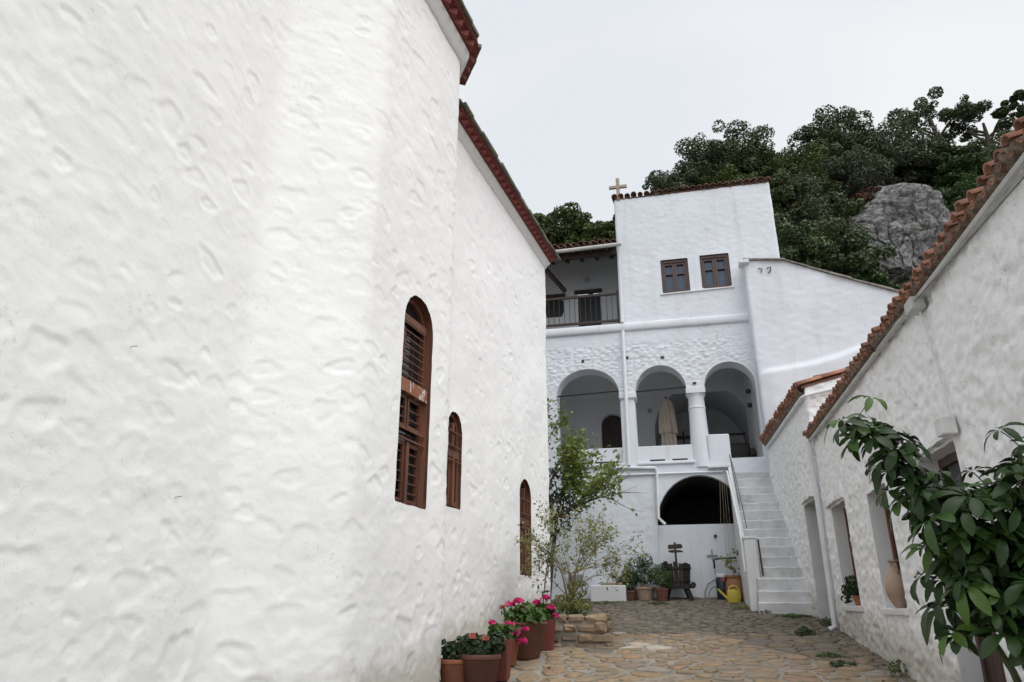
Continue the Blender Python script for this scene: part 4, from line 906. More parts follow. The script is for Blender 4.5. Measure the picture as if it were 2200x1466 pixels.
for i, (c, r, v, lm, fl, lab) in enumerate(hill_trees):
    t_ = thing('hillside_bush' if 'bush' in lab else 'hillside_tree', lab, 'bush' if 'bush' in lab else 'tree', (c[0], c[1], float(hillz(c[0], c[1]))), 'trees and bushes on the hillside')
    key = (v, lm, round(r*2)/2)
    if key not in MESH: MESH[key] = crown_mesh(v, m_l[lm], .112/key[2] if v < 3 else .13/key[2])
    rr_ = random.Random(i); rz = rr_.uniform(0, 6.28); link('crown', MESH[key], None, t_, c, (0, 0, rz), (r*rr_.uniform(1.0, 1.25), r*rr_.uniform(1.0, 1.25), r*fl*1.12))
    h = max((c[2]-float(hillz(c[0], c[1])))/r, .4); hk = ('t', v, round(min(h, 4)*2)/2)
    if hk not in MESH: MESH[hk] = trunk_mesh(v, hk[2]); MESH[hk].materials.append(m_bark)
    link('trunk', MESH[hk], None, t_, c, (0, 0, rz), (r, r, r*fl*1.1))

# boulder
m, t, b = newmat('limestone'); m_rock = m
c = ramp(t, noise(t, 1.1, 8, .68), [(.3, (.18, .18, .185)), (.5, (.37, .368, .365)), (.7, (.50, .495, .485))])
c = mixc(t, ramp(t, noise(t, 5, 6, .7), [(.42, (.85,)*3), (.58, (0, 0, 0))]), c, (.075, .073, .072))
c = mixc(t, ramp(t, noise(t, 2.2, 5, .6), [(.58, (0, 0, 0)), (.75, (.6,)*3)]), c, (.15, .135, .085)); vo = N(t, 'ShaderNodeTexVoronoi', feature='DISTANCE_TO_EDGE'); vo.inputs['Scale'].default_value = .75
ns3 = N(t, 'ShaderNodeTexNoise'); ns3.inputs['Scale'].default_value = 1.2; ns3.inputs['Detail'].default_value = 6; t.links.new(pos(t), ns3.inputs['Vector'])
va = N(t, 'ShaderNodeVectorMath', operation='MULTIPLY_ADD'); t.links.new(ns3.outputs[1], va.inputs[0]); va.inputs[1].default_value = (1.3, 1.3, 1.3); t.links.new(pos(t), va.inputs[2]); t.links.new(va.outputs[0], vo.inputs['Vector'])
c = mixc(t, ramp(t, vo.outputs['Distance'], [(.004, (.8,)*3), (.03, (0, 0, 0))]), c, (.05, .048, .046))
t.links.new(c, b.inputs['Base Color']); b.inputs['Roughness'].default_value = .95; bump(t, b, noise(t, 5, 9, .75), 1.0, .25)
import bmesh
def rock(name, c, rad, seed, sub=7):
    bm = bmesh.new(); bmesh.ops.create_icosphere(bm, subdivisions=sub, radius=1); rg = np.random.RandomState(seed)
    V = np.array([v.co[:] for v in bm.verts]); r = np.ones(len(V))
    for k in range(30):   # facets: flatten against random planes
        d = rg.normal(0, 1, 3); d /= np.linalg.norm(d); h = rg.uniform(.66, .92); dd = V@d; m_ = dd > h; V[m_] -= np.outer(dd[m_]-h, d)*.85
    a, b2 = V[:, 0]*2.2+V[:, 1]*1.3, V[:, 2]*2.2-V[:, 1]*1.1
    f1, f2, _ = vor(a*1.3+fbm(a, b2, 3, 3), b2*1.3+fbm(a, b2, 9, 3), seed); rid = lambda u, v, sd: sum((1-2*np.abs(vn(u*2**i+i*7, v*2**i, sd+i)))*.55**i for i in range(5)); disp = .10*fbm(a*1.2, b2*1.2, seed, 4, .55)-.085*np.exp(-((f2-f1)/.05)**2)+.06*(rid(a*1.7, b2*2.6, seed+5)-1.2)+.02*fbm(a*9, b2*9, seed+3, 4)
    nn = V/np.linalg.norm(V, axis=1)[:, None]; V = V+nn*disp[:, None]; V = V*np.array(rad)+np.array(c)
    for v, co in zip(bm.verts, V): v.co = co
    me = bpy.data.meshes.new(name); bm.to_mesh(me); bm.free(); me.polygons.foreach_set('use_smooth', [True]*len(me.polygons)); return link(name, me, m_rock)
tag(rock('boulder', (9.2, 27.2, 14.5), (2.3, 1.8, 3.05), 5), 'huge grey limestone boulder jutting from the hillside among the trees', 'boulder')
tag(rock('boulder', (11.5, 28.2, 14.0), (1.8, 1.4, 3.0), 8, 6), 'grey limestone outcrop half hidden behind the tiled eave, right of the huge boulder', 'boulder')

# ------------------------------------------------------------------ tree at the church corner
def branchy(q, p, d, l, r, depth, rnd, tips, spread=.6, up=.1, kids=3):
    p = Vector(p); d = Vector(d).normalized(); pts = [p.copy()]; rs_ = [r]; n = 4
    for i in range(n):
        d = (d+Vector((rnd.uniform(-1, 1), rnd.uniform(-1, 1), rnd.uniform(-1, 1)+up))*.18).normalized(); p = p+d*l/n; pts.append(p.copy()); rs_.append(r*(1-.55*(i+1)/n))
    q.tube(pts, rs_, 6 if r > .01 else 4, False)
    if depth == 0: tips.append((pts, d)); return
    for k in range(kids):
        i = rnd.randint(2, n); dd = (d+Vector((rnd.uniform(-1, 1), rnd.uniform(-1, 1), rnd.uniform(-.7, .9)))*spread).normalized()
        branchy(q, pts[i], dd, l*rnd.uniform(.55, .8), rs_[i]*.75, depth-1, rnd, tips, spread, up, kids)
    branchy(q, pts[-1], d, l*.7, rs_[-1], depth-1, rnd, tips, spread, up, kids)
def leaves_on(tips, per, jit, rnd):
    P = []; D = []
    for pts, d in tips:
        for k in range(per):
            i = rnd.randint(1, len(pts)-1); f = rnd.random(); p = pts[i-1].lerp(pts[i], f)+Vector((rnd.gauss(0, jit), rnd.gauss(0, jit), rnd.gauss(0, jit)-.01)); P.append(tuple(p)); D.append((rnd.gauss(0, .4), rnd.gauss(0, .4)-.3, .8))
    return np.array(P), np.array(D)
rnd = random.Random(4)
m_leafA = leafmat('quince_leaf', [(.13, .18, .035), (.19, .25, .055), (.27, .27, .08)], .5, .3, 3.0, 0)
m_leafD = leafmat('dark_citrus_leaf', [(.022, .05, .018), (.035, .075, .025), (.05, .10, .03)], .4, .2, 3.0, 0)
m_leafB = leafmat('pomegranate_leaf', [(.19, .22, .06), (.25, .27, .085), (.31, .28, .12)], .55, .3, 4.0, 0)
m_orange = leafmat('autumn_leaf', [(.35, .10, .02), (.42, .16, .03)], .6, .2, 4, 0)
tr = thing('leafy_tree', 'leafy yellow-green tree leaning out from behind the church corner before the arcade', 'tree', (-3.0, 14.9, 1.56))
q = MB(); tips = []
q.tube([(-3.0, 14.9, 1.4), (-2.95, 14.9, 2.4), (-2.8, 14.85, 3.2)], [.11, .10, .08], 8)
starts = [((-2.8, 14.85, 3.2), (1, -.1, .30), 1.15, .038), ((-2.8, 14.85, 3.2), (.5, -.1, 1.2), .95, .045), ((-2.82, 14.85, 3.1), (1.1, 0, .62), 1.1, .035), ((-2.8, 14.85, 3.2), (.15, .1, 1.5), 1.25, .045), ((-2.8, 14.85, 3.2), (.75, -.2, .9), .95, .03)]
for p, d, l, r in starts: branchy(q, p, d, l, r, 2, rnd, tips, .62, .06, 3)
q.build('trunk', m_bark, tr)
P, D = leaves_on(tips, 34, .085, rnd); ok = (P[:, 0] < -1.05)
cloud('crown', P[ok], D[ok], .095, m_leafA, tr, 3, 1.45, .22, .5)
q = MB(); tw = []
branchy(q, (-2.0, 14.8, 3.55), (1, 0, .05), .75, .016, 1, rnd, tw, .45, .1, 2)
branchy(q, (-1.6, 14.8, 3.65), (.8, 0, .75), .6, .012, 1, rnd, tw, .35, .1, 2)
branchy(q, (-1.5, 14.8, 3.72), (.85, 0, -.22), .55, .012, 1, rnd, tw, .3, -.1, 1); q.build('bare_branch', m_bark, tr)
P, D = leaves_on(tw, 2, .03, rnd); cloud('sparse_leaves', P, D, .08, m_leafA, tr, 4, 1.4, .2, .6)
rg = np.random.RandomState(5); bl = [(-2.55, 15.2, 4.0, .45), (-2.4, 15.2, 3.65, .35), (-2.5, 15.1, 3.2, .32), (-2.2, 15.2, 3.5, .25)]; P, D = blobs_points(bl, 1100, rg, .5)
td = thing('citrus_tree', 'dark glossy citrus tree with an orange or two beside the yellow-green tree', 'tree', (-2.75, 15.3, 1.6))
cloud('crown', P, D, .085, m_leafD, td, 6, 2.0, .2, .3); q = MB(); q.tube([(-2.75, 15.3, 1.4), (-2.6, 15.25, 2.6), (-2.45, 15.2, 3.6)], [.06, .05, .03], 7); q.build('trunk', m_bark, td)
for p in ((-2.26, 14.85, 3.40), (-1.90, 14.75, 4.22), (-2.32, 14.9, 3.36)):
    q = MB(); q.lathe([(.0, -.04), (.028, -.03), (.04, 0), (.03, .028), (0, .04)], p, 8); q.build('fruit', simple('orange_fruit', (.55, .18, .02), None, 4, .5), td)

# ------------------------------------------------------------------ stone planter and shrub
plx0, plx1, ply0, ply1 = -2.45, -1.12, 10.32, 11.42
planter = thing('stone_planter', 'low square planter of rough brown stones against the church wall', 'planter', (-1.8, 10.9, 1.1))
q = MB(); q.box((plx0, ply0-.012, .9), (plx1+.012, ply1, 1.42)); q.build('mortar_core', m_bed, planter)
q = MB(); q.box((plx0, ply0+.16, 1.40), (plx1-.17, ply1-.1, 1.455)); q.build('soil', m_soil, planter)
m_wst = stonemat('planter_stone', [(0, (.30, .21, .13)), (.25, (.20, .155, .115)), (.5, (.36, .26, .16)), (.7, (.16, .145, .125)), (.85, (.27, .17, .10)), (1, (.40, .34, .27))], 9)
rr = random.Random(21)
def rough_block(w, d, h, rr):
    bm = bmesh.new(); bmesh.ops.create_cube(bm, size=1); bmesh.ops.scale(bm, vec=(w, d, h), verts=bm.verts); bmesh.ops.bevel(bm, geom=bm.edges[:], offset=min(w, d, h)*.22, segments=1, affect='EDGES')
    for v in bm.verts: v.co += Vector((rr.uniform(-1, 1), rr.uniform(-1, 1), rr.uniform(-1, 1)))*min(w, h)*.13
    me = bpy.data.meshes.new('stone'); bm.to_mesh(me); bm.free(); me.materials.append(m_wst); return me
for side in (0, 1):
    L_ = plx1-plx0 if side == 0 else ply1-ply0; z = .92 if side == 0 else .96
    while z < 1.47:
        h = rr.uniform(.08, .15); h = min(h, 1.50-z) if 1.50-z > .06 else .08; u = rr.uniform(-.1, 0)
        while u < L_:
            w = rr.uniform(.14, .36); me = rough_block(w-.018, .12, h-.016, rr); uu = min(u+w/2, L_-.02)
            loc = (plx0+uu, ply0+.015+rr.uniform(-.015, .015), z+h/2) if side == 0 else (plx1-.015+rr.uniform(-.015, .015), ply0+uu, z+h/2+.012)
            link('stone', me, None, planter, loc, (rr.uniform(-.03, .03), rr.uniform(-.03, .03), (0 if side == 0 else math.pi/2)+rr.uniform(-.04, .04))); u += w
        z += h
shrub = thing('flowering_shrub', 'straggly half-bare shrub with small yellowish leaves growing in the stone planter', 'shrub', (-1.6, 10.95, 1.45))
q = MB(); tips = []; rnd = random.Random(8)
for k in range(5):
    a = rnd.uniform(-1, 1); bx_ = -1.60+.05*a; d = Vector((.22*(k-2)+rnd.uniform(-.1, .1), rnd.uniform(-.25, .25), 1.0))
    pts_ = [(bx_, 10.95+rnd.uniform(-.05, .05), 1.42), (bx_+.02*(k-2), 10.95, 1.75), (bx_+.05*(k-2), 10.95, 2.05)]; q.tube(pts_, [.022, .017, .014], 6)
    for j in range(3): branchy(q, pts_[2-(j == 2)], d+Vector((rnd.uniform(-.50, .95), rnd.uniform(-.5, .5), rnd.uniform(-.75, .25))), rnd.uniform(.42, .60), .010, 2, rnd, tips, .8, -.02, 3)
q.build('stems', m_twig, shrub)
P, D = leaves_on(tips, 9, .04, rnd); cloud('leaves', P, D, .055, m_leafB, shrub, 9, 2.2, .2, .4)
bl = [(-1.55, 10.9, 1.62, .17), (-1.42, 10.85, 1.58, .14), (-1.7, 10.95, 1.66, .16), (-1.5, 10.95, 1.85, .15)]; P, D = blobs_points(bl, 600, np.random.RandomState(3), .3); cloud('lower_leaves', P, D, .07, m_leafB, shrub, 10, 2.6, .2, -.6)
gcov = thing('ground_cover', 'low green leaves edging the top of the stone planter', 'plant', (-1.6, 10.6, 1.45))
P = np.array([(rr.uniform(plx0+.1, plx1-.18), rr.uniform(ply0+.1, ply0+.3), 1.47+rr.uniform(0, .05)) for _ in range(260)]); cloud('leaves', P, np.tile((0, -.2, 1), (260, 1)), .055, m_leafD, gcov, 11, 1.4)
yp = thing('young_tree', 'thin young sapling with narrow leaves beside the shrub in the planter', 'sapling', (-2.05, 10.8, 1.45))
q = MB(); q.tube([(-2.02, 10.8, 1.42), (-1.95, 10.8, 2.0), (-1.86, 10.8, 2.55)], [.012, .009, .005], 6); q.build('stem', m_twig, yp)
P = np.array([(-2.02+.16*f+rr.gauss(0, .07), 10.8+rr.gauss(0, .05), 1.48+1.05*f+rr.gauss(0, .03)) for f in [rr.random()**1.3 for _ in range(110)]]); cloud('leaves', P, np.tile((0, -.4, .7), (110, 1)), .085, m_leafD, yp, 12, 3.2, .15, .3)

# ------------------------------------------------------------------ flower pots along the church wall
m_ger = leafmat('geranium_leaf', [(.05, .105, .022), (.075, .15, .03), (.11, .20, .04)], .55, .25, 9, 0)
m_gerd = leafmat('dark_geranium_leaf', [(.025, .05, .02), (.038, .07, .028), (.055, .09, .035)], .6, .15, 9, 0)
m_pink = leafmat('magenta_petal', [(.55, .015, .13), (.70, .03, .20), (.78, .10, .28)], .5, .25, 14, 0)
m_peach = leafmat('faded_petal', [(.50, .16, .12), (.60, .24, .18)], .6, .2, 14, 0)
def pot(name, label, x, y, h, r, mat, plant, n, flowers=(), square=False, tilt=0, spread=1.25, height=.22, leafmat_=None, group='flower pots along the church wall', leaf=.055, drop=0):
    z0 = gz(x, y)+.012-drop; t_ = thing(name, label, 'potted plant', (x, y, z0), group); q = MB()
    if square:
        for (a, z) in ((.74*r, 0), (r, h)): pass
        q.add([(x+s*a, y+s2*a, z0+z) for a, z in ((.78*r, 0), (r, h), (r*.88, h), (r*.86, h-.06)) for s, s2 in ((-1, -1), (1, -1), (1, 1), (-1, 1))], [(k*4+i, k*4+(i+1) % 4, (k+1)*4+(i+1) % 4, (k+1)*4+i) for k in range(3) for i in range(4)]); q.build('pot', mat, t_, .01)
    else:
        q.lathe([(0, 0), (r*.57, 0), (r*.61, .01), (r*.94, h*.89), (r*.95, h*.895), (r*1.0, h*.905), (r*1.03, h*.95), (r*1.0, h), (r*.90, h), (r*.86, h*.85)], (x, y, z0), 28); q.build('pot', mat, t_)
    q = MB(); q.lathe([(0, h*.88), (r*.87, h*.87)], (x, y, z0), 20); q.build('soil', m_soil, t_)
    rg = np.random.RandomState(int(abs(x*977+y*131)) % 9999); bl = [(x, y, z0+h+height*.25, r*.8)]
    for k in range(9): a = rg.uniform(0, 6.28); d = r*spread*rg.uniform(.4, .85); bl.append((x+d*math.cos(a), y+d*math.sin(a), z0+h+height*rg.uniform(.05, .8), r*rg.uniform(.28, .45)))
    P, D = blobs_points(bl, n, rg, .35); D[:, 2] += .5; cloud('foliage', P, D, leaf, leafmat_ or m_ger, t_, 13, 1.1, .3, 0, .4, None, 1)
    for i, (dx, dz, rad, pm) in enumerate(flowers):
        c = np.array((x+dx, y-.06+rg.uniform(-.1, .06), z0+h+dz)); q = MB(); q.tube([(x+dx*.5, y, z0+h), tuple(c)], .004, 5); q.build('flower_stalk', m_ger, t_)
        d = rg.normal(0, 1, (46, 3)); d /= np.linalg.norm(d, axis=1)[:, None]; d[:, 2] = np.abs(d[:, 2])*.9-.2; cloud('flower_head', c+d*rad*np.array([1, 1, .8]), d, .042, pm, t_, 20+i, 1.1, .3, 0, .3, None, 1)
    return t_
pot('potted_geranium', 'terracotta pot with drooping dark geranium, cut off by the apse corner', -2.44, 8.02, .44, .19, m_terra, 0, 420, [(.03, .12, .03, m_peach)], height=.20, leafmat_=m_gerd, drop=.0)
pot('potted_geranium', 'wide dark terracotta pot with bushy dark green leaves and withered blooms', -2.16, 8.0, .50, .215, m_terrad, 0, 800, [(-.05, .18, .03, m_peach), (.08, .16, .025, m_peach)], height=.2, leafmat_=m_gerd)
pot('potted_geranium', 'square dark red pot with fresh green leaves behind the wide dark pot', -2.05, 8.42, .42, .12, m_redpot, 0, 360, [(-.08, .17, .03, m_pink)], True, height=.22)
pot('potted_geranium', 'small orange terracotta pot with a drooping magenta flower cluster', -2.07, 8.92, .30, .14, m_terra, 0, 260, [(.10, .05, .07, m_pink), (.17, -.03, .06, m_pink), (.02, .14, .06, m_pink), (.22, .10, .04, m_pink)], height=.14)
pot('potted_geranium', 'largest dark brown pot with light green leaves and tall magenta blooms', -1.95, 9.40, .42, .26, m_terrad, 0, 620, [(-.18, .20, .055, m_pink), (-.02, .15, .045, m_pink), (-.08, .24, .06, m_pink), (-.30, .17, .025, m_peach)], height=.17)
pot('potted_geranium', 'square red pot with magenta blooms squeezed between the largest pot and the planter', -1.82, 10.02, .38, .12, m_redpot, 0, 380, [(.03, .26, .05, m_pink), (.10, .14, .05, m_pink), (-.10, .20, .045, m_pink), (.13, .04, .045, m_pink)], True, height=.2, leafmat_=m_ger, leaf=.05)

# ------------------------------------------------------------------ things along the back wall
q = MB(); q.box((-1.93, 16.0, 1.55), (-1.18, 16.58, 2.02)); o = q.build('wash_basin', m_plain, None, .02); tag(o, 'low white masonry basin with a stone lid against the back wall', 'basin')
q = MB(); q.prism([(-1.72, 16.05), (-1.30, 16.03), (-1.20, 16.2), (-1.24, 16.52), (-1.70, 16.5)], 2.025, 2.07); q.build('lid', m_clay, o, .01)
q = MB(); q.tube([(-1.78, 16.15, 2.05), (-1.70, 16.2, 2.09), (-1.62, 16.3, 2.05), (-1.5, 16.4, 2.3), (-1.52, 16.5, 2.5)], .012, 6); o = q.build('garden_hose', simple('green_hose', (.16, .32, .26), None, 5, .5)); tag(o, 'short green hose lying over the white basin', 'hose')
q = MB(); q.box((-2.45, 16.50, 2.06), (-2.15, 16.62, 2.26)); q.build('meter_niche', m_grey, mon)
def bush_pot(name, label, x, y, h, r, mat, blobs, n, leaf, lm, asp=2.6):
    z0 = gz(x, y)+.01; t_ = thing(name, label, 'potted plant', (x, y, z0), 'pots by the back wall'); q = MB()
    q.lathe([(0, 0), (r*.72, 0), (r*.95, h*.82), (r*1.04, h*.83), (r*1.04, h), (r*.92, h), (r*.88, h*.85)], (x, y, z0), 24); q.build('pot', mat, t_)
    q = MB(); q.lathe([(0, h*.9), (r*.9, h*.88)], (x, y, z0), 16); q.build('soil', m_soil, t_)
    rg = np.random.RandomState(int(n+abs(x)*100)); P, D = blobs_points([(x+a, y+b_, z0+h+c, d) for a, b_, c, d in blobs], n, rg, .3); D[:, 2] += .7; cloud('foliage', P, D, leaf, lm, t_, 31, asp, .2, -1.5)
    q = MB()
    for k in range(7): a, b_, c, d = blobs[k % len(blobs)]; q.tube([(x+rg.uniform(-.05, .05), y, z0+h*.85), (x+a*.6, y+b_*.6, z0+h+c*.5), (x+a+rg.uniform(-.06, .06), y+b_, z0+h+c+d*.8)], [.008, .006, .003], 5)
    q.build('stems', m_twig, t_); return t_
m_herb = leafmat('herb_leaf', [(.055, .10, .025), (.08, .14, .035), (.11, .17, .045)], .55, .25, 9, 0)
m_herbd = leafmat('rosemary_leaf', [(.028, .06, .02), (.045, .085, .028), (.06, .11, .035)], .55, .2, 9, 0)
bush_pot('potted_shrub', 'pale clay pot with a tall bushy green shrub, next to the wooden press', -.80, 16.25, .27, .22, m_clay, [(0, 0, .25, .22), (-.2, 0, .30, .18), (.18, 0, .35, .18), (.05, 0, .55, .16), (-.08, 0, .50, .14), (.22, 0, .15, .14)], 1500, .055, m_herbd)
bush_pot('potted_shrub', 'dark pot with a low spreading plant on the left, beside the basin', -1.12, 16.2, .20, .16, m_terrad, [(0, 0, .12, .16), (-.12, 0, .20, .13), (.1, 0, .22, .12), (-.05, 0, .34, .10)], 800, .06, m_herbd)
bush_pot('potted_shrub', 'dark brown pot with a rounded light green herb in front of the wooden press', -.44, 16.05, .26, .14, m_terrad, [(0, 0, .18, .17), (.1, 0, .25, .14), (-.1, 0, .26, .14), (0, 0, .38, .12), (.12, 0, .1, .1)], 1100, .05, m_herb)
# tall spindly plant over the basin
sp_ = thing('climbing_plant', 'sprawling green creeper with orange blooms hanging over the basin', 'plant', (-1.15, 16.3, 1.75))
q = MB(); tips = []; rnd = random.Random(31)
for k in range(4): branchy(q, (-1.15+.05*k, 16.3, 1.8), (rnd.uniform(-.6, .2), -.1, 1), .45, .008, 1, rnd, tips, .7, .1, 2)
q.build('stems', m_twig, sp_); P, D = leaves_on(tips, 16, .05, rnd); cloud('leaves', P, D, .07, m_herb, sp_, 41, 1.7)
P, D = leaves_on(tips[:4], 3, .04, rnd); cloud('blooms', P, D, .06, m_orange, sp_, 42, 1.2, .3, 0, .3, None, 1)
# old wooden press
pr_ = thing('wooden_press', 'dark weathered wooden grape press with slatted tub on splayed legs', 'press', (-.12, 16.35, 1.72))
pcx, pcy = -.12, 16.38; rr = random.Random(3)
for k in range(16):
    a = 2*math.pi*k/16; r0, r1 = .265, .31; zb = 2.02; zt = 2.46+rr.uniform(-.06, .04); ca, sa = math.cos(a), math.sin(a); M_ = Matrix(((-sa, ca, 0, pcx), (ca, sa, 0, pcy), (0, 0, 1, 0), (0, 0, 0, 1)))
    q = MB(M_); q.add([(-.042, r0, zb), (.042, r0, zb), (.048, r1, zt), (-.048, r1, zt), (-.042, r0-.03, zb), (.042, r0-.03, zb), (.048, r1-.03, zt), (-.048, r1-.03, zt)], [(0, 1, 2, 3), (7, 6, 5, 4), (0, 3, 7, 4), (1, 5, 6, 2), (3, 2, 6, 7), (0, 4, 5, 1)]); q.build('stave', m_oldwood, pr_)
for z, r in ((2.10, .285), (2.36, .315)):
    q = MB(); q.lathe([(r-.006, z-.018), (r+.006, z-.018), (r+.006, z+.018), (r-.006, z+.018), (r-.006, z-.018)], (pcx, pcy, 0), 20); q.build('hoop', m_black, pr_)
q = MB(); q.lathe([(0, 2.0), (.27, 2.0), (.27, 2.04), (0, 2.04)], (pcx, pcy, 0), 16); q.build('tub_floor', m_oldwood, pr_)
q = MB(); q.bar((pcx-.34, pcy-.2, 1.97), (pcx+.36, pcy-.22, 2.0), .10, .09); q.build('beam', m_oldwood, pr_)
q = MB(); q.tube([(pcx+.33, pcy-.30, 2.02), (pcx+.33, pcy-.12, 2.02)], .06, 9); q.build('beam_end', m_oldwood, pr_)
for dx, dy in ((-.26, -.22), (.24, -.24), (-.2, .2), (.2, .2)):
    q = MB(); q.bar((pcx+dx*.8, pcy+dy*.8, 1.98), (pcx+dx*1.25, pcy+dy, 1.70), .055, .07); q.build('leg', m_oldwood, pr_)
sg = thing('fingerpost', 'dark wooden post with two arrow-shaped boards standing in the press', 'signpost', (-.10, 16.38, 2.04))
q = MB(); q.bar((-.10, 16.38, 2.04), (-.105, 16.38, 2.90), .045, .045); q.build('post', m_dkwood, sg)
q = MB(M := Matrix.Translation((0, 16.345, 0))); q.add([(x, y, z) for y in (-.015, .015) for x, z in ((-.255, 2.755), (.03, 2.77), (.06, 2.81), (.02, 2.865), (-.25, 2.845))], [(0, 1, 2, 3, 4), (9, 8, 7, 6, 5)]+[(i, i+5, (i+1) % 5+5, (i+1) % 5) for i in range(5)]); q.build('board', m_dkwood, sg)
q = MB(M); q.add([(x, y, z) for y in (-.015, .015) for x, z in ((-.27, 2.715), (-.19, 2.68), (.05, 2.69), (.07, 2.70), (-.0, 2.735), (-.2, 2.74))], [(0, 1, 2, 3, 4, 5), (11, 10, 9, 8, 7, 6)]+[(i, i+6, (i+1) % 6+6, (i+1) % 6) for i in range(6)]); q.build('board', m_dkwood, sg)
# watering can
wc = thing('watering_can', 'yellow plastic watering can on the paving below the stairs', 'watering can', (.96, 15.75, 1.66)); zc = 1.665; wx, wy = .97, 15.72
q = MB(); q.lathe([(0, 0), (.125, 0), (.130, .012), (.118, .21), (.105, .235), (.06, .25), (0, .252)], (wx, wy, zc), 24, 1, .72); q.build('body', m_yellow, wc)
q = MB(); q.tube([(wx-.10, wy, zc+.06), (wx-.17, wy, zc+.13), (wx-.27, wy, zc+.235)], [.035, .026, .018], 10); q.build('spout', m_yellow, wc)
q = MB(); q.tube([(wx-.27, wy, zc+.235), (wx-.295, wy, zc+.262)], [.018, .026], 10); q.build('rose', m_yellow, wc)
q = MB(); q.tube([(wx-.085, wy, zc+.225), (wx-.06, wy, zc+.30), (wx, wy, zc+.325), (wx+.07, wy, zc+.31), (wx+.115, wy, zc+.24), (wx+.128, wy, zc+.13), (wx+.118, wy, zc+.05)], .016, 8); q.build('handle', m_yellow, wc)
# clay jar, navy drum, hose, bracket, cross on the wall
q = MB(); q.lathe([(0, 0), (.12, 0), (.15, .04), (.178, .16), (.18, .26), (.165, .36), (.14, .425), (.135, .44), (.155, .47), (.16, .50), (.14, .505), (.12, .44), (0, .43)], (1.03, 16.15, gz(1.03, 16.15)), 26, 1, 1, lambda a, z: 1+.012*math.sin(z*95)); o = q.build('clay_jar', m_jar); tag(o, 'ribbed ochre clay storage jar behind the yellow watering can', 'jar')
dr_ = thing('plastic_drum', 'navy plastic drum with white screw lid beside the clay jar', 'drum', (.80, 16.3, 1.71)); q = MB(); q.lathe([(0, 0), (.11, 0), (.125, .02), (.125, .40), (.105, .45), (.10, .47)], (.80, 16.3, 1.71), 20); q.build('body', m_blue, dr_)
q = MB(); q.lathe([(.11, .46), (.112, .51), (.10, .525), (0, .525)], (.80, 16.3, 1.71), 20); q.build('lid', m_whitep, dr_); q = MB(); q.box((.80, 16.165, 2.08), (.86, 16.18, 2.15)); q.build('red_tap', m_redp, dr_, .005)
for lab, P in (('outer loop of grey hose arching from the wall to the paving', [(.44, 16.68, 1.76), (.45, 16.7, 1.90), (.52, 16.72, 2.05), (.66, 16.74, 2.13), (.72, 16.74, 2.16)]), ('inner loop of grey hose beside the navy drum', [(.52, 16.6, 1.76), (.53, 16.62, 1.87), (.60, 16.64, 1.97), (.70, 16.66, 2.0)])):
    q = MB(); q.tube(P, .013, 7); tag(q.build('water_hose', m_grey), lab, 'hose')
q = MB(); q.tube([(.69, 16.6, 2.36), (.69, 16.6, 2.52), (.71, 16.6, 2.555), (.9, 16.6, 2.57), (1.16, 16.6, 2.575)], .020, 8); q.tube([(.69, 16.6, 2.37), (.72, 16.66, 1.9), (.74, 16.7, 1.8)], .006, 6); tag(q.build('standpipe', m_black), 'black bent pipe bracket reaching out from the stair wall', 'pipe')
q = MB(); q.box((.655, 16.775, 2.54), (.69, 16.797, 2.76)); o = q.build('wall_cross', m_grey); tag(o, 'small grey cross fixed to the niche wall above the hoses', 'cross'); q = MB(); q.box((.555, 16.77, 2.625), (.79, 16.792, 2.655)); q.build('arm', m_grey, o)
cl = thing('climber', 'thin climbing plant on strings tied beside the stairs', 'plant', (1.08, 16.3, 1.75)); q = MB()
for x0, x1 in ((.80, .98), (.92, 1.02), (1.0, 1.06), (1.08, 1.10)): q.tube([(x0, 16.4, 1.95), (x1, 16.45, 4.3)], .003, 4)
q.build('strings', m_canvas, cl); q = MB(); q.tube([(1.05, 16.2, 2.2), (1.02, 16.22, 2.4), (1.0, 16.2, 2.62)], .006, 5); q.tube([(1.0, 16.2, 2.62), (1.15, 16.15, 2.68), (1.25, 16.1, 2.70)], .005, 5); q.build('stem', m_twig, cl)
P = np.array([(.97+rr.gauss(0, .07), 16.2+rr.gauss(0, .04), 2.50+rr.gauss(0, .06)) for _ in range(46)]+[(1.05+rr.gauss(0, .05), 16.18, 2.32+rr.gauss(0, .04)) for _ in range(20)]+[(1.2+rr.gauss(0, .06), 16.1, 2.66+rr.gauss(0, .04)) for _ in range(18)]); cloud('leaves', P, np.tile((0, -.5, .6), (len(P), 1)), .075, m_leafB, cl, 51, 1.5)

# ------------------------------------------------------------------ things in the arcade
um = thing('folded_parasol', 'closed beige canvas parasol standing in the middle arch', 'parasol', (-.07, 18.2, 4.70)); ux, uy = -.06, 18.2
pleat = lambda a, z: 1+.16*math.sin(a*8+z*2)+.05*math.sin(a*13)
q = MB(); q.lathe([(.035, 6.62), (.13, 6.55), (.17, 6.3), (.20, 6.0), (.215, 5.72), (.20, 5.70)], (ux, uy, 0), 48, 1, .8, pleat); q.build('canopy', m_canvas, um)
q = MB(); q.lathe([(.15, 5.98), (.165, 5.6), (.19, 5.1), (.17, 5.08)], (ux, uy, 0), 48, 1, .8, pleat); q.build('lower_canopy', m_canvas, um)
q = MB(); q.tube([(ux, uy, 4.72), (ux, uy, 6.68)], .022, 8); q.build('pole', m_dkwood, um); q = MB(); q.lathe([(0, 4.70), (.22, 4.70), (.22, 4.75), (.04, 4.78)], (ux, uy, 0), 16); q.build('base', m_grey, um)
ch = thing('armchair', 'black upholstered armchair at the top of the stairs inside the right arch', 'armchair', (1.62, 18.3, 4.70))
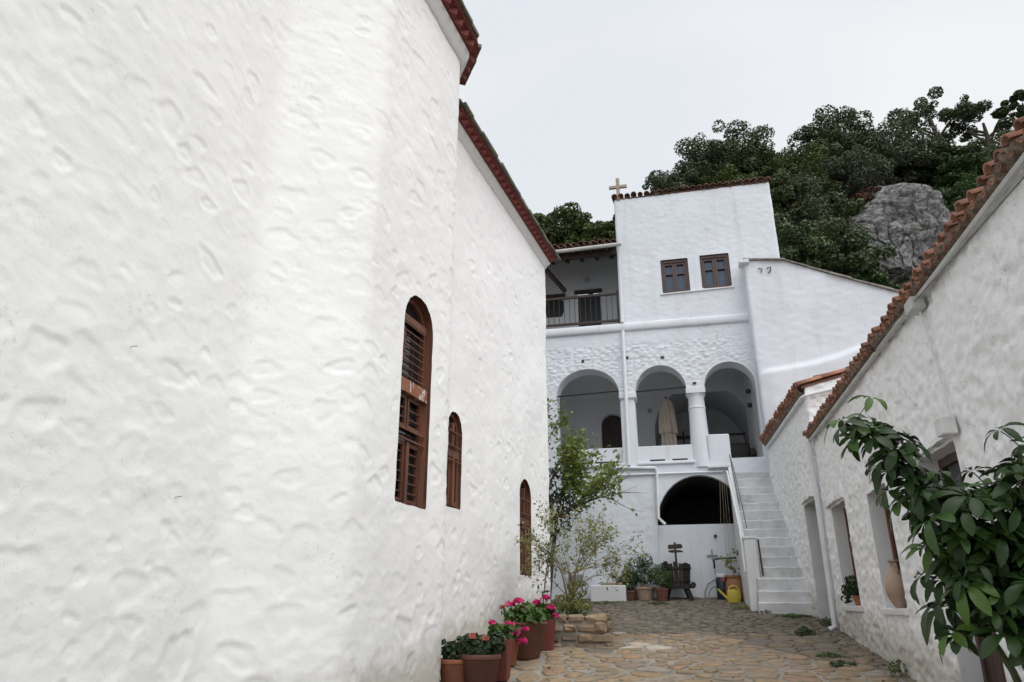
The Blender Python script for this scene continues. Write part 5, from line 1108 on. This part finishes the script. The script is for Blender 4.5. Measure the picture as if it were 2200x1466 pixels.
q = MB(); q.box((1.32, 18.0, 4.72), (1.92, 18.6, 5.02)); q.build('seat', m_black, ch, .03); q = MB(); q.box((1.40, 18.5, 5.02), (1.90, 18.66, 5.45)); q.build('backrest', m_black, ch, .04)
for x in (1.30, 1.84): q = MB(); q.box((x, 18.0, 5.02), (x+.12, 18.5, 5.22)); q.build('armrest', m_black, ch, .03)
for nm, x, z, s, lab in (('iron_cross', .36, 6.28, 1.0, 'upper black iron cross on the vault wall behind the parasol'), ('iron_cross', .36, 5.78, .8, 'lower black iron ornament on the vault wall behind the parasol')):
    q = MB(); q.bar((x, 21.78, z-.28*s), (x, 21.78, z+.28*s), .04, .03); o = q.build(nm, m_black); q = MB(); q.bar((x-.19*s, 21.77, z+.06), (x+.19*s, 21.77, z+.06), .04, .03); q.build('arm', m_black, o); tag(o, lab, 'cross', 'iron crosses in the vault')
for nm, x, y, z in (('wall_lamp', -.52, 19.2, 6.6), ('wall_lamp', 1.93, 17.7, 6.55), ('wall_lamp', 1.95, 17.9, 6.25)):
    q = MB(); q.lathe([(.02, -.06), (.05, -.05), (.06, .02), (.02, .06)], (x, y, z), 10); q.box((x-.02, y, z-.02), (x+.05, y+.06, z+.02)); tag(q.build(nm, m_grey if y > 19 else m_black), {6.6: 'small grey lamp on the arcade back wall left of the parasol', 6.55: 'upper black lamp on the inner right wall of the right arch', 6.25: 'lower black lamp on the inner right wall of the right arch'}[z], 'lamp')

# ------------------------------------------------------------------ window-sill things on the right
q = MB(); jy, jx, jz = 8.66, XR+.02, 1.585
q.lathe([(0, 0), (.055, 0), (.07, .02), (.12, .12), (.128, .20), (.105, .30), (.06, .37), (.042, .395), (.04, .44), (.06, .465), (.058, .48), (.034, .47), (.034, .4)], (jx, jy, jz), 26, .95, 1); o = q.build('water_jar', m_clay); tag(o, 'tall pale clay jar with handles standing on the window sill', 'jar')
for s in (-1, 1): q = MB(); q.tube([(jx, jy+s*.04, jz+.44), (jx, jy+s*.085, jz+.43), (jx, jy+s*.095, jz+.36), (jx, jy+s*.07, jz+.335)], .011, 7); q.build('handle', m_clay, o)
wp = thing('potted_herb', 'small terracotta pot with a dark round herb on the sill beside the downpipe', 'potted plant', (XR+.05, 10.72, 1.61)); q = MB(); q.lathe([(0, 0), (.06, 0), (.085, .10), (.09, .10), (.09, .125), (.07, .125)], (XR+.05, 10.66, 1.607), 18); q.build('pot', m_terra, wp)
P, D = blobs_points([(XR+.03, 10.72, 1.83, .12), (XR, 10.85, 1.80, .11), (XR-.02, 10.6, 1.82, .09), (XR+.0, 10.75, 1.92, .08), (XR-.06, 10.95, 1.69, .06)], 500, np.random.RandomState(2), .3); cloud('foliage', P, D, .045, m_gerd, wp, 61, 1.3)

# ------------------------------------------------------------------ weeds in the paving joints
def weed(label, x, y, r, h, n, lm, seed, nm='weed'):
    rg = np.random.RandomState(seed); t_ = thing(nm, label, 'weed', (x, y, gz(x, y)), 'weeds in the paving'); a = rg.uniform(0, 6.28, n); d = r*rg.uniform(0, 1, n)**.7
    P = np.stack([x+d*np.cos(a), y+d*np.sin(a)*.7, gz(x, y)+.02+h*rg.uniform(.1, 1, n)*(1-d/r*.6)], 1); cloud('leaves', P, np.stack([np.cos(a)*.5, np.sin(a)*.5-.2, np.ones(n)*.7], 1), min(.07, r*.5), lm, t_, seed, 2.6, .2, -.5)
weed('bushy weed in the paving opposite the house door', 1.62, 11.5, .15, .11, 120, m_herbd, 1)
weed('flat green weed in the paving before the jar window', 1.62, 9.75, .17, .04, 70, m_herb, 2)
weed('dark flat weed nearest the camera in the middle of the paving', 1.66, 9.25, .15, .04, 60, m_herbd, 3)
weed('fern-like weed growing at the foot of the right wall', 2.10, 8.75, .10, .18, 70, m_herb, 4)
weed('small weed at the corner of the lowest step', 1.38, 13.95, .09, .09, 60, m_herbd, 5)
weed('mat of weeds along the foot of the lowest step', 1.75, 13.45, .28, .05, 120, m_herb, 6)
weed('thin weed in the paving below the watering can', 1.02, 14.6, .16, .09, 60, m_leafB, 7)
weed('plant growing on the doorstep of the narrow house', 2.08, 12.35, .10, .14, 80, m_gerd, 8)
weed('low weeds in the paving before the wooden press', -.5, 15.4, .22, .05, 70, m_herb, 9)
weed('weeds in the paving in front of the white basin', -1.6, 15.6, .3, .04, 80, m_herb, 10)

rl = random.Random(66); LP = []
for _ in range(240):
    x = rl.uniform(-2.2, 2.1); y = rl.uniform(7.3, 16.4)
    if rl.random() < .55: x = rl.choice((2.08-abs(rl.gauss(0, .15)), -1.0+abs(rl.gauss(0, .4))-.6))
    LP.append((x, y, gz(x, y)+.028))
lf = cloud('fallen_leaves', np.array(LP), np.tile((0, 0, 2.2), (len(LP), 1)), .045, leafmat('dry_leaf', [(.10, .065, .03), (.17, .11, .05), (.22, .17, .07)], .8, .1, 9, 0), None, 67, 1.6)
tag(lf, 'scattered small dry leaves lying on the courtyard paving', 'leaves', kind='stuff')
# ------------------------------------------------------------------ schefflera in the right foreground
m, t, b = newmat('schefflera_leaf'); m_sch = m
oi = N(t, 'ShaderNodeObjectInfo'); c = ramp(t, oi.outputs['Random'], [(0, (.010, .026, .007)), (.55, (.018, .044, .010)), (.8, (.036, .085, .015)), (1, (.10, .18, .028))]); t.links.new(mixc(t, noise(t, 9, 3, .5), c, mixc(t, .5, c, (.05, .10, .03))), b.inputs['Base Color'])
b.inputs['Roughness'].default_value = .38; b.inputs['Specular IOR Level'].default_value = .28
tr_ = N(t, 'ShaderNodeBsdfTranslucent'); t.links.new(c, tr_.inputs[0]); ms = N(t, 'ShaderNodeMixShader'); ms.inputs[0].default_value = .15; t.links.new(b.outputs[0], ms.inputs[1]); t.links.new(tr_.outputs[0], ms.inputs[2]); t.links.new(ms.outputs[0], t.nodes['Material Output'].inputs[0])
def palmate(seed):
    """umbrella leaf: 7-8 arched obovate leaflets on short stalks; +Z is up, petiole comes from -Z"""
    rnd = random.Random(seed); V = []; F = []; n = rnd.choice((7, 8, 9)); prof = [(.0, .003), (.10, .006), (.32, .017), (.55, .026), (.76, .0275), (.92, .017), (1.0, .003)]
    for k in range(n):
        a = 2*math.pi*k/n+rnd.uniform(-.12, .12); l = rnd.uniform(.085, .145); dr = rnd.uniform(.25, .95); ca, sa = math.cos(a), math.sin(a); tw = rnd.uniform(-.3, .3); o_ = len(V)
        for f, w in prof:
            r = .02+l*f; z = .012+.035*f-dr*l*f*f*1.25; w *= l/.13
            for s, dz in ((-1, .012), (0, 0), (1, .012)):
                x = r; y = s*w; zz = z+dz*(w/.04)+s*w*tw; V.append((x*ca-y*sa, x*sa+y*ca, zz))
        for i in range(len(prof)-1):
            for j in (0, 1): F.append((o_+i*3+j, o_+i*3+j+1, o_+(i+1)*3+j+1, o_+(i+1)*3+j))
    me = npmesh('leaf', np.array(V), F); me.materials.append(m_sch); return me
leafs = [palmate(s) for s in range(6)]
sch = thing('umbrella_plant', 'big glossy dark green umbrella plant in the right foreground', 'plant', (1.75, 4.25, .45))
m_stem = simple('green_stem', (.085, .11, .04), (.06, .06, .035), 12, .7)
rnd = random.Random(12)
main = [  # stems as polylines; leaves crowd their upper parts
 [(1.72, 4.35, .4), (1.62, 4.3, 1.3), (1.45, 4.25, 1.85), (1.25, 4.2, 2.2), (1.10, 4.2, 2.45), (1.02, 4.2, 2.58)],
 [(1.72, 4.3, .4), (1.65, 4.3, 1.4), (1.5, 4.2, 1.75), (1.36, 4.15, 2.0), (1.30, 4.1, 2.15)],
 [(1.75, 4.3, .4), (1.72, 4.3, 1.5), (1.66, 4.2, 1.9), (1.58, 4.15, 2.15)],
 [(1.80, 4.3, .4), (1.82, 4.3, 1.5), (1.80, 4.2, 2.0), (1.78, 4.15, 2.22)],
 [(1.85, 4.3, .4), (1.95, 4.3, 1.5), (1.95, 4.25, 2.1), (1.93, 4.2, 2.42)],
 [(1.75, 4.2, .4), (1.62, 4.1, 1.2), (1.45, 4.05, 1.5), (1.36, 4.0, 1.72)],
 [(1.78, 4.2, .4), (1.72, 4.1, 1.1), (1.6, 4.0, 1.45), (1.55, 3.95, 1.75)],
 [(1.85, 4.2, .4), (1.85, 4.05, 1.1), (1.8, 4.0, 1.5), (1.78, 3.95, 1.8)],
 [(1.75, 4.3, .4), (1.55, 4.3, 1.3), (1.40, 4.3, 1.65), (1.30, 4.3, 1.85)],
 [(1.80, 4.3, .4), (1.78, 4.3, 1.5), (1.74, 4.2, 2.1), (1.76, 4.15, 2.38)]]
q = MB()
for L_ in main: q.tube(L_, [.022-.013*i/(len(L_)-1) for i in range(len(L_))], 7)
q.build('stems', m_stem, sch)
qp = MB(); nl = 0
def putleaf(p, outd, s):
    global nl
    p = Vector(p); d = Vector(outd).normalized(); pl_ = rnd.uniform(.07, .16); e = p+d*pl_; qp.tube([p, p.lerp(e, .5)+Vector((0, 0, .006)), e], .0035, 4)
    up = (d*.55+Vector((rnd.uniform(-.3, .3), rnd.uniform(-.45, .1), .75))).normalized()
    rot = up.to_track_quat('Z', 'Y').to_matrix().to_4x4() @ Matrix.Rotation(rnd.uniform(0, 6.28), 4, 'Z'); o = link('leaf', rnd.choice(leafs), None, sch); o.matrix_basis = Matrix.Translation(e) @ rot @ Matrix.Scale(s, 4); nl += 1
for si, L_ in enumerate(main):
    seg = [Vector(p) for p in L_]; zlo = 1.60 if si else 1.95
    nk = 15 if si else 24
    for k in range(nk):
        f = 1-(k/nk)**1.1*.98; tot = sum((seg[i+1]-seg[i]).length for i in range(1, len(seg)-1)); want = f*tot; i = 1
        while i < len(seg)-2 and want > (seg[i+1]-seg[i]).length: want -= (seg[i+1]-seg[i]).length; i += 1
        p = seg[i].lerp(seg[i+1], min(want/(seg[i+1]-seg[i]).length, 1)); a = k*2.4+si
        if p.z < zlo-.1: continue
        putleaf(p, (math.cos(a), math.sin(a)-.25, rnd.uniform(-.1, .7) if k else 1.2), rnd.uniform(.7, 1.02)*(1.0 if k else .8))
for _ in range(26):
    f_ = rnd.random(); putleaf((1.30-.27*f_+rnd.uniform(-.05, .05), 4.2+rnd.uniform(-.1, .08), 2.08+.42*f_+rnd.uniform(-.05, .05)), (rnd.uniform(-1, .6), rnd.uniform(-.8, .3), rnd.uniform(-.2, .6)), rnd.uniform(.72, 1.0))
for _ in range(150):   # fill of the dense lower crown
    p = (rnd.uniform(1.30, 2.02), rnd.uniform(3.95, 4.35), 0); z = rnd.uniform(1.42, 2.10)+.5*max(0, 1.5-p[0]); p = (p[0], p[1], z)
    if p[0] < 1.34 or z > 2.12: continue
    putleaf(p, (rnd.uniform(-1, .6), rnd.uniform(-1, .2), rnd.uniform(-.1, .6)), rnd.uniform(.72, 1.18))
qp.build('petioles', m_stem, sch)['kind'] = 'stuff'
q = MB(); q.lathe([(0, 0), (.17, 0), (.20, .03), (.26, .40), (.28, .40), (.29, .46), (.25, .46), (.23, .42), (0, .42)], (1.76, 4.28, gz(1.76, 4.28)), 26); q.build('pot', m_terra, sch)
for o_ in THINGS:
    if '_o' in o_: del o_['_o']
